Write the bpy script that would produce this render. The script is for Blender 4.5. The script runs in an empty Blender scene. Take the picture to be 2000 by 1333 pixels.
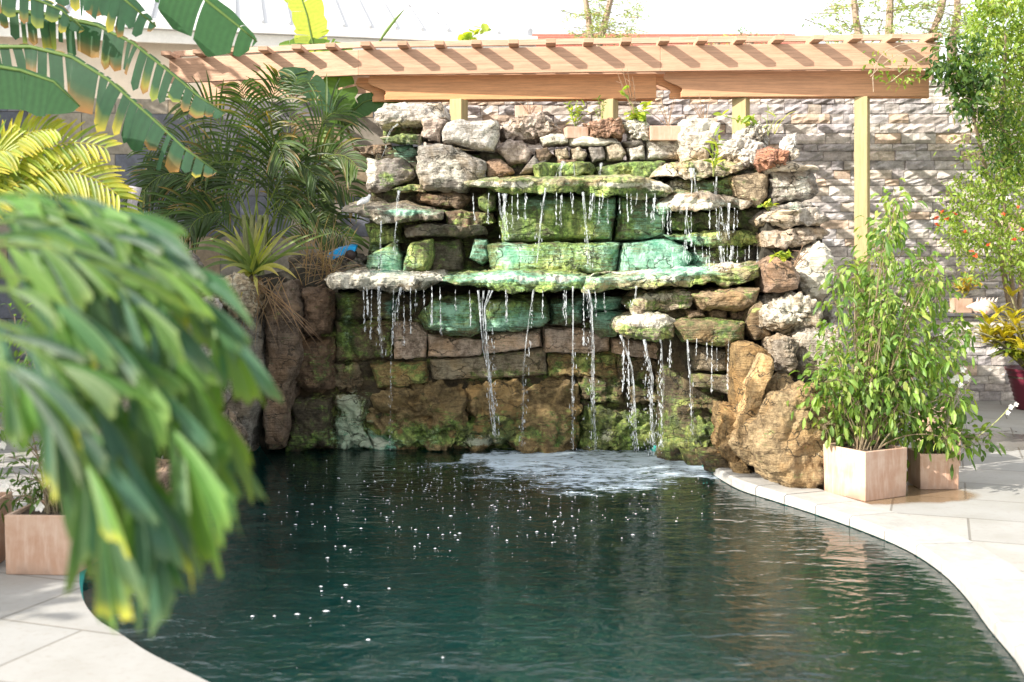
import bpy, bmesh, math, random
import numpy as np
from mathutils import Vector, Matrix, geometry
random.seed(7); RNG = np.random.default_rng(7)
SC = bpy.context.scene
COL = SC.collection
R = math.radians

# ------------------------------------------------------------------ camera, sky, sun, exposure
F, YH, H = 2300.0, 500.0, 1.6          # focal length in photo pixels, horizon row, eye height
cam = bpy.data.objects.new('camera', bpy.data.cameras.new('camera')); COL.objects.link(cam)
cam.location = (0, 0, H); cam.rotation_euler = (R(90), 0, 0)
cam.data.sensor_width = 36; cam.data.lens = F/2000*36
cam.data.shift_y = -(666.5-YH)/2000
cam.data.clip_start = .05; cam.data.clip_end = 2000
cam.data.dof.use_dof = True; cam.data.dof.focus_distance = 9.6; cam.data.dof.aperture_fstop = 2.3
SC.camera = cam
SUN = Vector((0.76, 0.40, -0.53)).normalized()         # travel direction of the light
w = bpy.data.worlds.new('World'); SC.world = w; w.use_nodes = True
nt = w.node_tree; bg = nt.nodes['Background']
sky = nt.nodes.new('ShaderNodeTexSky'); sky.sky_type = 'NISHITA'; sky.sun_disc = False
sky.sun_elevation = math.asin(-SUN.z); sky.sun_rotation = math.atan2(-SUN.x, -SUN.y)
sky.air_density = 1.2; sky.dust_density = 3.0; sky.ozone_density = 1.0
hz = nt.nodes.new('ShaderNodeMix'); hz.data_type='RGBA'; hz.inputs[0].default_value=.55       # thin bright high cloud over the blue
nt.links.new(sky.outputs[0], hz.inputs[6]); hz.inputs[7].default_value=(7.6,7.4,7.0,1)
nt.links.new(hz.outputs[2], bg.inputs[0]); bg.inputs[1].default_value = 0.145
sl = bpy.data.lights.new('sun', 'SUN'); sl.energy = 5.0; sl.angle = R(.5); sl.color = (1, .93, .82)
so = bpy.data.objects.new('sun', sl); COL.objects.link(so)
so.rotation_euler = SUN.to_track_quat('-Z', 'Y').to_euler()
SC.view_settings.view_transform = 'Standard'; SC.view_settings.look = 'None'
SC.view_settings.exposure = 1.05; SC.view_settings.gamma = 1

# ------------------------------------------------------------------ helpers
def P(px, py, d): return Vector(((px-1000)/F*d, d, H+(YH-py)/F*d))
def G(px, py, z=0.0):
    d = (H-z)*F/(py-YH); return Vector(((px-1000)/F*d, d, z))
def tag(o, label=None, cat=None, group=None, kind=None):
    if label: o['label'] = label
    if cat: o['category'] = cat
    if group: o['group'] = group
    if kind: o['kind'] = kind
    return o
def empty(name, loc=(0,0,0), rz=0):
    o = bpy.data.objects.new(name, None); COL.objects.link(o); o.location = loc; o.rotation_euler = (0,0,rz)
    o.empty_display_size = .1
    return o
def put(name, me, mat, parent=None, smooth=False, loc=None):
    if mat: me.materials.append(mat)
    if smooth: me.shade_smooth()
    o = bpy.data.objects.new(name, me); COL.objects.link(o)
    if parent:
        o.parent = parent; bpy.context.view_layer.update() if False else None
        m = parent_matrix(parent); o.matrix_parent_inverse = m.inverted()
    return o
def parent_matrix(p):
    m = Matrix.Translation(p.location) @ p.rotation_euler.to_matrix().to_4x4()
    if p.parent: m = parent_matrix(p.parent) @ p.matrix_parent_inverse @ m
    return m
class MB:
    def __init__(s): s.v=[]; s.f=[]; s.c=[]
    def add(s, vs, fs, col=None):
        o = len(s.v); s.v += [tuple(v) for v in vs]; s.f += [tuple(i+o for i in f) for f in fs]
        if col is None: col = (1,1,1)
        s.c += ([col]*len(vs) if not isinstance(col, list) else col)
    def box(s, c, size, rz=0, col=None, bev=0):
        m = Matrix.Translation(c) @ Matrix.Rotation(rz, 4, 'Z')
        x,y,z = [q/2 for q in size]
        vs = [m @ Vector((i*x,j*y,k*z)) for k in (-1,1) for j in (-1,1) for i in (-1,1)]
        s.add(vs, [(0,2,3,1),(4,5,7,6),(0,1,5,4),(2,6,7,3),(0,4,6,2),(1,3,7,5)], col)
    def bbox(s, A, B, col=None):
        s.box([(A[i]+B[i])/2 for i in range(3)], [abs(B[i]-A[i]) for i in range(3)], 0, col)
    def tube(s, pts, rs, n=6, col=None, cap=True):
        pts = [Vector(p) for p in pts]
        if not isinstance(rs, (list,tuple)): rs = [rs]*len(pts)
        vs=[]; fs=[]
        up = Vector((.3,.2,1)).normalized()
        for i,p in enumerate(pts):
            t = (pts[min(i+1,len(pts)-1)]-pts[max(i-1,0)]).normalized()
            a = t.cross(up); 
            if a.length < .05: a = t.cross(Vector((1,0,0)))
            a.normalize(); b = t.cross(a)
            for k in range(n):
                an = 2*math.pi*k/n; vs.append(p+(a*math.cos(an)+b*math.sin(an))*rs[i])
        for i in range(len(pts)-1):
            for k in range(n):
                fs.append((i*n+k, i*n+(k+1)%n, (i+1)*n+(k+1)%n, (i+1)*n+k))
        if cap: fs += [tuple(range(n-1,-1,-1)), tuple(range((len(pts)-1)*n, len(pts)*n))]
        s.add(vs, fs, col)
    def ribbon(s, pts, ws, side, cols=None, fold=0.25):
        """a leaf blade: centre line pts, half widths ws, side vector; V-folded along its midrib"""
        vs=[]; fs=[]; cc=[]
        for i,p in enumerate(pts):
            t = (pts[min(i+1,len(pts)-1)]-pts[max(i-1,0)])
            sd = side - t*(side.dot(t)/max(t.length_squared,1e-9))
            if sd.length < 1e-6: sd = Vector((1,0,0))
            sd.normalize(); nn = sd.cross(t).normalized()
            vs += [p-sd*ws[i]+nn*ws[i]*fold, p, p+sd*ws[i]+nn*ws[i]*fold]
            c = cols[i] if isinstance(cols, list) else (cols or (1,1,1)); cc += [c,c,c]
        for i in range(len(pts)-1):
            a=i*3; b=a+3
            fs += [(a,a+1,b+1,b),(a+1,a+2,b+2,b+1)]
        s.add(vs, fs, cc)
    def build(s, name, mat, parent=None, smooth=False):
        me = bpy.data.meshes.new(name); me.from_pydata(s.v, [], s.f)
        at = me.color_attributes.new('col', 'FLOAT_COLOR', 'POINT')
        c = np.ones((len(s.v),4), dtype=np.float32); c[:,:3] = np.array(s.c, dtype=np.float32).reshape(-1,3) if s.c else 1
        at.data.foreach_set('color', c.ravel())
        me.validate()
        return put(name, me, mat, parent, smooth)
def bevel(o, w=.01, seg=2):
    m = o.modifiers.new('bevel','BEVEL'); m.width=w; m.segments=seg; m.limit_method='ANGLE'; m.angle_limit=R(40); return o
def bez(a,b,c,n):
    return [a*(1-t)**2+b*2*t*(1-t)+c*t*t for t in [i/n for i in range(n+1)]]
def mixc(a,b,t): return tuple(a[i]*(1-t)+b[i]*t for i in range(3))
def jit(c, k=.15):
    f = 1+random.uniform(-k,k); return (c[0]*f*(1+random.uniform(-k,k)*.5), c[1]*f, c[2]*f)
def inpoly(x,y,poly):
    r=False; n=len(poly)
    for i in range(n):
        x1,y1=poly[i]; x2,y2=poly[(i+1)%n]
        if (y1>y)!=(y2>y) and x < (x2-x1)*(y-y1)/(y2-y1)+x1: r = not r
    return r
def sample(poly):
    xs=[p[0] for p in poly]; ys=[p[1] for p in poly]
    while True:
        x=random.uniform(min(xs),max(xs)); y=random.uniform(min(ys),max(ys))
        if inpoly(x,y,poly): return x,y
# vectorised value noise
def _hash(i,j,k,seed):
    n = (i*374761393 + j*668265263 + k*2147483647 + seed*974711) & 0xffffffff
    n = ((n ^ (n>>13))*1274126177) & 0xffffffff
    n = ((n ^ (n>>15))*2246822519) & 0xffffffff
    return ((n ^ (n>>16)) & 0xffff)/65535.0
def vnoise(p, seed=0):
    i = np.floor(p).astype(np.int64); f = p-i; f = f*f*(3-2*f)
    r = 0
    for dx in (0,1):
        wx = f[:,0] if dx else 1-f[:,0]
        for dy in (0,1):
            wy = f[:,1] if dy else 1-f[:,1]
            for dz in (0,1):
                wz = f[:,2] if dz else 1-f[:,2]
                r = r + wx*wy*wz*_hash(i[:,0]+dx,i[:,1]+dy,i[:,2]+dz,seed)
    return r-.5
def fbm(p, oc=4, seed=0):
    r=0; a=1
    for o in range(oc):
        r = r+a*vnoise(p*(2.03**o)+o*17.3, seed+o); a*=.5
    return r

# ------------------------------------------------------------------ materials
def newmat(name):
    m = bpy.data.materials.new(name); m.use_nodes = True
    n = m.node_tree.nodes; b = n['Principled BSDF']; return m, m.node_tree, n, b
def N(t, typ, **k):
    x = t.nodes.new(typ)
    for a,b in k.items():
        if a in x.bl_rna.properties: setattr(x, a, b)
        else: x.inputs[a].default_value = b
    return x
def mixn(t, fac, a, b, blend='MIX'):
    m = t.nodes.new('ShaderNodeMix'); m.data_type='RGBA'; m.blend_type=blend
    for s,v in ((m.inputs[0],fac),(m.inputs[6],a),(m.inputs[7],b)):
        if hasattr(v,'is_linked') or isinstance(v, bpy.types.NodeSocket): t.links.new(v, s)
        else: s.default_value = v if not isinstance(v, tuple) else (*v,1) if len(v)==3 else v
    return m.outputs[2]
def math_(t, op, a, b=None, clamp=False):
    m = t.nodes.new('ShaderNodeMath'); m.operation=op; m.use_clamp=clamp
    for s,v in ((m.inputs[0],a),(m.inputs[1],b)):
        if v is None: continue
        if isinstance(v, bpy.types.NodeSocket): t.links.new(v, s)
        else: s.default_value = v
    return m.outputs[0]
def noise(t, scale, detail=6, rough=.55, vec=None, dist=0):
    x = N(t,'ShaderNodeTexNoise'); x.inputs['Scale'].default_value=scale; x.inputs['Detail'].default_value=detail
    x.inputs['Roughness'].default_value=rough; x.inputs['Distortion'].default_value=dist
    if vec is None:
        g = N(t,'ShaderNodeNewGeometry'); vec = g.outputs['Position']
    t.links.new(vec, x.inputs['Vector']); return x.outputs[0]
def ramp(t, v, lo, hi, a=0., b=1.):
    m = N(t,'ShaderNodeMapRange'); m.interpolation_type='SMOOTHSTEP'
    t.links.new(v, m.inputs[0]); m.inputs[1].default_value=lo; m.inputs[2].default_value=hi
    m.inputs[3].default_value=a; m.inputs[4].default_value=b; return m.outputs[0]
def scaled(t, sx,sy,sz):
    g = N(t,'ShaderNodeNewGeometry'); m = N(t,'ShaderNodeMapping'); m.inputs['Scale'].default_value=(sx,sy,sz)
    t.links.new(g.outputs['Position'], m.inputs['Vector']); return m.outputs[0]
def attr(t, name):
    a = N(t,'ShaderNodeAttribute'); a.attribute_name=name; return a
def bump(t, b, h, strength=.5, dist=.01):
    x = N(t,'ShaderNodeBump'); x.inputs['Strength'].default_value=strength; x.inputs['Distance'].default_value=dist
    t.links.new(h, x.inputs['Height']); t.links.new(x.outputs[0], b.inputs['Normal'])

def mat_rock():
    m,t,n,b = newmat('rock_stone')
    base = attr(t,'col').outputs[0]; st = attr(t,'stain')
    sep = N(t,'ShaderNodeSeparateColor'); t.links.new(st.outputs[0], sep.inputs[0])
    n1 = noise(t, 9, 8, .65); n2 = noise(t, 38, 6, .7); n3 = noise(t, 3.2, 5, .6); 
    n4 = noise(t, 5.5, 6, .62, None, .6)
    strat = noise(t, 6, 7, .62, scaled(t, 1.2,1.2,14), .4)
    n6 = noise(t, 95, 4, .75)
    v = math_(t,'ADD', math_(t,'MULTIPLY', n1, .45), math_(t,'ADD', math_(t,'MULTIPLY', n2, .33), math_(t,'MULTIPLY', n6, .22)))
    c = mixn(t, ramp(t, v, .40,.57), mixn(t, 1., base, (.34,.31,.28), 'MULTIPLY'), base)
    c = mixn(t, ramp(t, n3, .45,.65,0,.55), c, mixn(t, 1., base, (1.12,.92,.66), 'MULTIPLY'))
    c = mixn(t, ramp(t, strat, .5,.62,0,.45), c, mixn(t,1.,c,(.4,.38,.33),'MULTIPLY'))
    pits = N(t,'ShaderNodeTexVoronoi'); pits.inputs['Scale'].default_value=26; 
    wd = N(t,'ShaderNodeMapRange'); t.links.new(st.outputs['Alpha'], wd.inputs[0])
    # moss
    mo = ramp(t, math_(t,'ADD', sep.outputs[0], math_(t,'MULTIPLY', math_(t,'SUBTRACT', math_(t,'ADD',math_(t,'MULTIPLY',n1,.35),math_(t,'ADD',math_(t,'MULTIPLY',n4,.4),math_(t,'MULTIPLY',strat,.25))), .5), 4.2)), .34,.66)
    mc = mixn(t, ramp(t, n2,.4,.62), (.08,.14,.035), (.30,.46,.10))
    mc = mixn(t, ramp(t, n3,.44,.6), mc, mixn(t, ramp(t,v,.42,.6), (.20,.34,.08), (.66,.70,.22)))
    drip = noise(t, 1., 6, .6, scaled(t, 22,22,2.6))
    mc = mixn(t, ramp(t, drip,.46,.60,0,.6), mc, (.055,.062,.022))
    big = noise(t, 1., 5, .6, scaled(t, 3.2,3.2,2.2), .5)
    mc = mixn(t, ramp(t, big,.50,.60,0,.72), mc, (.05,.07,.025))
    c = mixn(t, mo, c, mc)
    c = mixn(t, wd.outputs[0], mixn(t,1.,c,(.45,.43,.36),'MULTIPLY'), c)      # soaked stone, plus shade of the lower wall put into the colour
    te = ramp(t, math_(t,'ADD', sep.outputs[1], math_(t,'MULTIPLY', math_(t,'SUBTRACT', math_(t,'ADD',math_(t,'MULTIPLY',v,.6),math_(t,'MULTIPLY',strat,.4)), .5), 3.2)), .25,.85,0,.82)
    tc = mixn(t, ramp(t,n1,.38,.62), (.12,.42,.29), (.44,.80,.62))
    c = mixn(t, te, c, tc)
    # lime crust, and painted highlights on the boulder
    lim = ramp(t, math_(t,'ADD', sep.outputs[2], math_(t,'MULTIPLY', math_(t,'SUBTRACT', v, .5), 2.2)), .42,.66,0,.88)
    lw = mixn(t, wd.outputs[0], (.30,.42,.27), (.80,.77,.68))
    c = mixn(t, lim, c, mixn(t, n1, mixn(t,1.,lw,(.74,.70,.62),'MULTIPLY'), lw))
    t.links.new(c, b.inputs['Base Color'])
    wet = math_(t,'MAXIMUM', mo, te)
    t.links.new(ramp(t, wet, 0,1,.72,.38), b.inputs['Roughness'])
    h = math_(t,'ADD', math_(t,'MULTIPLY', n2,.5), math_(t,'ADD', math_(t,'MULTIPLY',n1,.8), math_(t,'MULTIPLY',strat,.9)))
    wv = N(t,'ShaderNodeTexVoronoi'); wv.feature='DISTANCE_TO_EDGE'; wv.inputs['Scale'].default_value=1.
    wc = N(t,'ShaderNodeTexNoise'); wc.inputs['Scale'].default_value=5; wc.inputs['Detail'].default_value=5
    gg = N(t,'ShaderNodeNewGeometry'); t.links.new(gg.outputs['Position'], wc.inputs['Vector'])
    va = N(t,'ShaderNodeVectorMath'); va.operation='MULTIPLY_ADD'; t.links.new(wc.outputs['Color'], va.inputs[0]); va.inputs[1].default_value=(1.6,1.6,1.6); t.links.new(scaled(t,3.0,3.0,5.5), va.inputs[2]); t.links.new(va.outputs[0], wv.inputs['Vector'])
    crack = ramp(t, wv.outputs['Distance'], .0,.028,1,0); crack = math_(t,'MULTIPLY', crack, ramp(t,n3,.44,.56))
    n5 = noise(t, 120, 4, .7)
    h = math_(t,'ADD', h, math_(t,'MULTIPLY', n5, .3)); h = math_(t,'SUBTRACT', h, math_(t,'MULTIPLY', crack, .8))
    c = mixn(t, math_(t,'MULTIPLY',crack,.8), c, (.03,.03,.02)); t.links.new(c, b.inputs['Base Color'])
    bump(t,b,h,.9,.035)
    return m
def mat_leaf(name='leaf_blade', trans=.45, gloss=.35, tint=(1.5,1.5,.5)):
    m,t,n,b = newmat(name)
    base = attr(t,'col').outputs[0]
    n1 = noise(t, 30, 3, .5)
    c = mixn(t, ramp(t,n1,.3,.7), mixn(t,1.,base,(.9,.92,.9),'MULTIPLY'), mixn(t,1.,base,(1.06,1.05,1.04),'MULTIPLY'))
    t.links.new(c, b.inputs['Base Color']); b.inputs['Roughness'].default_value=gloss+.1
    b.inputs['Specular IOR Level'].default_value=.45
    tr = N(t,'ShaderNodeBsdfTranslucent'); tc = mixn(t,1.,c,tint,'MULTIPLY'); t.links.new(tc, tr.inputs[0])
    mx = N(t,'ShaderNodeMixShader'); mx.inputs[0].default_value=trans
    t.links.new(b.outputs[0], mx.inputs[1]); t.links.new(tr.outputs[0], mx.inputs[2])
    t.links.new(mx.outputs[0], n['Material Output'].inputs[0]); return m
def mat_col(name, rough=.7, var=.25, nscale=12, bumpd=.004, aniso=None, spec=.4):
    """attribute colour with noise variation"""
    m,t,n,b = newmat(name)
    base = attr(t,'col').outputs[0]
    vec = scaled(t,*aniso) if aniso else None
    n1 = noise(t, nscale, 8, .6, vec); n2 = noise(t, nscale*5, 5, .65, vec)
    v = math_(t,'ADD', math_(t,'MULTIPLY', n1, .6), math_(t,'MULTIPLY', n2, .4))
    c = mixn(t, ramp(t,v,.35,.65), mixn(t,1.,base,(1-var,1-var,1-var*1.05),'MULTIPLY'), mixn(t,1.,base,(1+var*.6,1+var*.6,1+var*.6),'MULTIPLY'))
    t.links.new(c, b.inputs['Base Color']); b.inputs['Roughness'].default_value=rough; b.inputs['Specular IOR Level'].default_value=spec
    if bumpd: bump(t,b,v,.6,bumpd)
    return m
def mat_terra():
    m,t,n,b = newmat('terracotta')
    n1 = noise(t, 5, 8, .65); n2 = noise(t, 40, 5, .6); streak = noise(t, 8, 6, .6, scaled(t,5,5,.7))
    c = mixn(t, ramp(t,n1,.35,.65), (.42,.255,.175), (.50,.355,.27))
    c = mixn(t, ramp(t,streak,.40,.75,0,.5), c, (.62,.49,.41))
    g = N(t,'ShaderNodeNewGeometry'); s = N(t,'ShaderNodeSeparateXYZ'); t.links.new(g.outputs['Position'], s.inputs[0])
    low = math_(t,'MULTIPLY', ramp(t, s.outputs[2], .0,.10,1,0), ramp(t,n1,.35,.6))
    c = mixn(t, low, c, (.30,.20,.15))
    t.links.new(c, b.inputs['Base Color']); b.inputs['Roughness'].default_value=.8
    bump(t,b,math_(t,'ADD',n2,streak),.4,.004); return m
def mat_deck():
    m,t,n,b = newmat('paving_stone')
    g = N(t,'ShaderNodeNewGeometry')
    br = N(t,'ShaderNodeTexBrick'); mp = N(t,'ShaderNodeMapping'); mp.inputs['Rotation'].default_value=(0,0,.35); mp.inputs['Location'].default_value=(.3,.1,0)
    t.links.new(g.outputs['Position'], mp.inputs['Vector']); t.links.new(mp.outputs[0], br.inputs['Vector'])
    br.inputs['Scale'].default_value=1; br.inputs['Brick Width'].default_value=.9; br.inputs['Row Height'].default_value=.6
    br.inputs['Mortar Size'].default_value=.008; br.inputs['Mortar Smooth'].default_value=.3
    br.inputs['Color1'].default_value=(.36,.35,.335,1); br.inputs['Color2'].default_value=(.30,.30,.295,1); br.inputs['Mortar'].default_value=(.19,.18,.165,1)
    n1 = noise(t, 2.2, 8, .6); n2 = noise(t, 25, 6, .7)
    c = mixn(t, ramp(t,n1,.35,.7), br.outputs[0], mixn(t,1.,br.outputs[0],(.86,.85,.82),'MULTIPLY'))
    c = mixn(t, ramp(t,n2,.5,.7,0,.5), c, (.24,.22,.19))
    # wet, rusty patch round the pots
    s = N(t,'ShaderNodeSeparateXYZ'); t.links.new(g.outputs['Position'], s.inputs[0])
    def dist(cx,cy,rx,ry):
        a = math_(t,'DIVIDE', math_(t,'SUBTRACT', s.outputs[0], cx), rx); e = math_(t,'DIVIDE', math_(t,'SUBTRACT', s.outputs[1], cy), ry)
        return math_(t,'ADD', math_(t,'MULTIPLY',a,a), math_(t,'MULTIPLY',e,e))
    wet = ramp(t, math_(t,'ADD', dist(2.25,7.95,.85,.38), math_(t,'MULTIPLY', math_(t,'SUBTRACT',n1,.5),1.6)), .8,1.15,1,0)
    dark_patch = ramp(t, math_(t,'ADD', dist(4.4,10.2,.8,.7), math_(t,'MULTIPLY', math_(t,'SUBTRACT',n1,.5),5)), .5,.8,.8,0)  # second patch further back: darker, glossier paving
    wt = math_(t,'MAXIMUM', wet, dark_patch)
    c = mixn(t, wet, c, mixn(t,1.,c,(.62,.44,.28),'MULTIPLY')); c = mixn(t, dark_patch, c, mixn(t,1.,c,(.5,.5,.5),'MULTIPLY'))
    t.links.new(c, b.inputs['Base Color']); t.links.new(ramp(t,wt,0,1,.65,.18), b.inputs['Roughness'])
    bump(t,b,math_(t,'ADD',math_(t,'MULTIPLY',n2,.4),math_(t,'MULTIPLY',br.outputs['Fac'],-1.)),.5,.006); return m
def mat_water():
    m,t,n,b = newmat('pool_water')
    n.remove(b)
    a = N(t,'ShaderNodeBsdfTransparent'); a.inputs[0].default_value=(.22,.68,.70,1)
    d = N(t,'ShaderNodeBsdfDiffuse'); d.inputs[0].default_value=(.002,.022,.020,1)
    g = N(t,'ShaderNodeBsdfGlossy'); g.inputs['Roughness'].default_value=.015; g.inputs[0].default_value=(1,1,1,1)
    body = N(t,'ShaderNodeMixShader'); body.inputs[0].default_value=.35; t.links.new(a.outputs[0], body.inputs[1]); t.links.new(d.outputs[0], body.inputs[2])
    fr = N(t,'ShaderNodeFresnel'); fr.inputs[0].default_value=1.42
    w1 = noise(t, 1.0, 3, .55, scaled(t, 2.4,4.2,1), .6); w2 = noise(t, 1.0, 3, .5, scaled(t, 8,15,1), .8); w3 = noise(t,1.,2,.5,scaled(t,24,40,1),.5)
    geo = N(t,'ShaderNodeNewGeometry'); sp = N(t,'ShaderNodeSeparateXYZ'); t.links.new(geo.outputs['Position'], sp.inputs[0])
    near = ramp(t, sp.outputs[1], 6.5, 9.8, .55, 2.2)      # the fall stirs the water more
    h = math_(t,'ADD', math_(t,'MULTIPLY',w1,.70), math_(t,'ADD', math_(t,'MULTIPLY',w2,.20), math_(t,'MULTIPLY', w3, math_(t,'MULTIPLY',near,.022))))
    bp = N(t,'ShaderNodeBump'); bp.inputs['Strength'].default_value=1.; bp.inputs['Distance'].default_value=.024; t.links.new(h, bp.inputs['Height'])
    t.links.new(bp.outputs[0], g.inputs['Normal']); t.links.new(bp.outputs[0], fr.inputs['Normal'])
    mx = N(t,'ShaderNodeMixShader'); t.links.new(fr.outputs[0], mx.inputs[0]); t.links.new(body.outputs[0], mx.inputs[1]); t.links.new(g.outputs[0], mx.inputs[2])
    # foam
    fm = attr(t,'col'); se = N(t,'ShaderNodeSeparateColor'); t.links.new(fm.outputs[0], se.inputs[0])
    f1 = noise(t, 1., 8, .72, scaled(t, 7,12,1), 1.5); f2 = noise(t,1.,5,.6,scaled(t,2.2,4,1),.5)
    k = math_(t,'ADD', se.outputs[0], math_(t,'ADD', math_(t,'MULTIPLY',math_(t,'SUBTRACT',f1,.5),1.9), math_(t,'MULTIPLY',math_(t,'SUBTRACT',f2,.5),1.2)))
    ff = ramp(t,k,.56,1.15,0,.85)
    fo = N(t,'ShaderNodeBsdfDiffuse'); fo.inputs[0].default_value=(.60,.73,.86,1)
    m2 = N(t,'ShaderNodeMixShader'); t.links.new(ff, m2.inputs[0]); t.links.new(mx.outputs[0], m2.inputs[1]); t.links.new(fo.outputs[0], m2.inputs[2])
    t.links.new(m2.outputs[0], n['Material Output'].inputs[0]); return m
def mat_fall():
    m,t,n,b = newmat('falling_water')
    b.inputs['Base Color'].default_value=(.9,.95,1,1); b.inputs['Roughness'].default_value=.15
    tr = N(t,'ShaderNodeBsdfTransparent'); mx = N(t,'ShaderNodeMixShader')
    k = noise(t, 1., 5, .7, scaled(t, 60,60,14))
    a = attr(t,'col'); se = N(t,'ShaderNodeSeparateColor'); t.links.new(a.outputs[0], se.inputs[0])
    t.links.new(math_(t,'MULTIPLY', ramp(t,k,.36,.64,.05,.6), se.outputs[0]), mx.inputs[0])
    tl = N(t,'ShaderNodeBsdfTranslucent'); tl.inputs[0].default_value=(.9,.95,1,1)
    m0 = N(t,'ShaderNodeMixShader'); m0.inputs[0].default_value=.4; t.links.new(b.outputs[0], m0.inputs[1]); t.links.new(tl.outputs[0], m0.inputs[2])
    t.links.new(tr.outputs[0], mx.inputs[1]); t.links.new(m0.outputs[0], mx.inputs[2])
    t.links.new(mx.outputs[0], n['Material Output'].inputs[0]); return m
M = dict(rock=mat_rock(), leaf=mat_leaf(), thick=mat_leaf('thick_leaf', .42, .42), wood=mat_col('stained_timber', .6, .26, 3, .003, (.8,5,20)),
    post=mat_col('painted_post', .55, .22, 4, .002, (9,9,.7)), stone=mat_col('ledger_stone', .85, .35, 9, .012), slate=mat_col('slate_tile', .5, .30, 6, .004),
    bark=mat_col('bark', .9, .4, 25, .01, (3,3,.6)), plain=mat_col('plain', .6, .08, 8, .001), terra=mat_terra(), deck=mat_deck(), water=mat_water(), fall=mat_fall(),
    soil=mat_col('soil', .95, .5, 40, .01), metal=mat_col('painted_roof', .4, .04, 1, 0), mortar=mat_col('mortar', .95, .5, 8, .03))

# ------------------------------------------------------------------ deck, pool
px_edge = [(1300,878),(1360,890),(1400,915),(1450,943),(1520,965),(1600,990),(1690,1021),(1780,1058),(1850,1102),(1900,1150),(1945,1208),(1998,1268),(2050,1333)]
right = [G(x,y) for x,y in px_edge]
near = [Vector((2.1,3.9,0)),Vector((1.9,3.4,0)),Vector((1.3,2.95,0)),Vector((.5,2.95,0)),Vector((-.2,3.4,0)),Vector((-.72,3.98,0))]
left = [G(x,y) for x,y in [(409,1333),(362,1310),(290,1274),(232,1236),(188,1208),(160,1165),(158,1110),(190,1050),(260,985),(350,925),(430,895)]]
back = [Vector((-2.2,10.15,0)),Vector((-1.2,10.35,0)),Vector((0,10.4,0)),Vector((1.0,10.35,0))]
loop = right+near+left+back
def smooth_loop(pts, k=4):
    n=len(pts); out=[]
    for i in range(n):
        p0,p1,p2,p3 = pts[i-1],pts[i],pts[(i+1)%n],pts[(i+2)%n]
        for j in range(k):
            t=j/k
            out.append(.5*((2*p1)+(p2-p0)*t+(2*p0-5*p1+4*p2-p3)*t*t+(3*p1-p0-3*p2+p3)*t**3))
    return out
edge = smooth_loop(loop)
def offset(pts, w):
    n=len(pts); out=[]
    for i in range(n):
        t=(pts[(i+1)%n]-pts[i-1]).normalized(); out.append(pts[i]+Vector((-t.y,t.x,0))*w)
    return out
area = sum(edge[i].x*edge[(i+1)%len(edge)].y-edge[(i+1)%len(edge)].x*edge[i].y for i in range(len(edge)))
OUT = -1 if area>0 else 1
hole = [v.copy() for v in edge]
outer = [Vector(v) for v in ((-40,-10,0),(60,-10,0),(60,120,0),(-40,120,0))]
tess = geometry.tessellate_polygon([outer, hole])
me = bpy.data.meshes.new('ground'); me.from_pydata([tuple(v) for v in outer+hole], [], [tuple(f) for f in tess])
bm = bmesh.new(); bm.from_mesh(me); bmesh.ops.recalc_face_normals(bm, faces=bm.faces)
for f in bm.faces:
    if f.normal.z<0: f.normal_flip()
bm.to_mesh(me)
tag(put('ground', me, M['deck']), 'pale grey stone paving round the pool', 'paving', kind='structure')
# coping stones
mb = MB(); n=len(edge); ins = offset(edge, -OUT*.03); i=0; k=0; i_end=(len(right)+len(near)-1)*4; i=8
outr = offset(edge, OUT*.30)
while i < i_end:
    j = min(i+3, i_end); a = edge[i]
    zt = .018+random.uniform(-.003,.003)
    vs=[]; m_=j-i
    for q in range(m_+1):
        ii=(i+q)%n; f = (.004 if q==0 else -.004 if q==m_ else 0)
        t=(edge[(ii+1)%n]-edge[ii-1]).normalized()*f
        I=ins[ii]+t; O=outr[ii]+t
        vs += [Vector((I.x,I.y,-.045)),Vector((I.x,I.y,zt-.012)),Vector((I.x*.94+O.x*.06,I.y*.94+O.y*.06,zt)),Vector((O.x,O.y,zt)),Vector((O.x,O.y,-.045))]
    fs=[]
    for q in range(m_):
        for s_ in range(5):
            x0=q*5+s_; x1=q*5+(s_+1)%5; fs.append((x0,x1,x1+5,x0+5))
    fs += [(0,1,2,3,4),tuple(m_*5+s_ for s_ in (4,3,2,1,0))]
    g_ = random.uniform(.34,.39); mb.add(vs, fs, (g_,g_*.985,g_*.95)); i=j
o = mb.build('coping', mat_col('coping_stone', .6, .15, 14, .003)); bm=bmesh.new(); bm.from_mesh(o.data); bmesh.ops.recalc_face_normals(bm,faces=bm.faces); bm.to_mesh(o.data)
tag(o, 'pale stone edging slabs that follow the curved pool rim', 'pool edging', kind='structure')
# basin
mb = MB(); low = offset(edge, -OUT*.35)
vs = [Vector((p.x,p.y,-.003)) for p in edge]+[Vector((p.x,p.y,-1.05)) for p in low]
fs = [(i,(i+1)%n,n+(i+1)%n,n+i) for i in range(n)]+[tuple(range(n,2*n))]
mb.add(vs, fs, (.022,.30,.27)); tag(mb.build('pool_basin', mat_col('pool_plaster', .7, .35, 3, 0)), 'dark green plastered basin under the water', 'pool basin', kind='structure')
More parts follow.
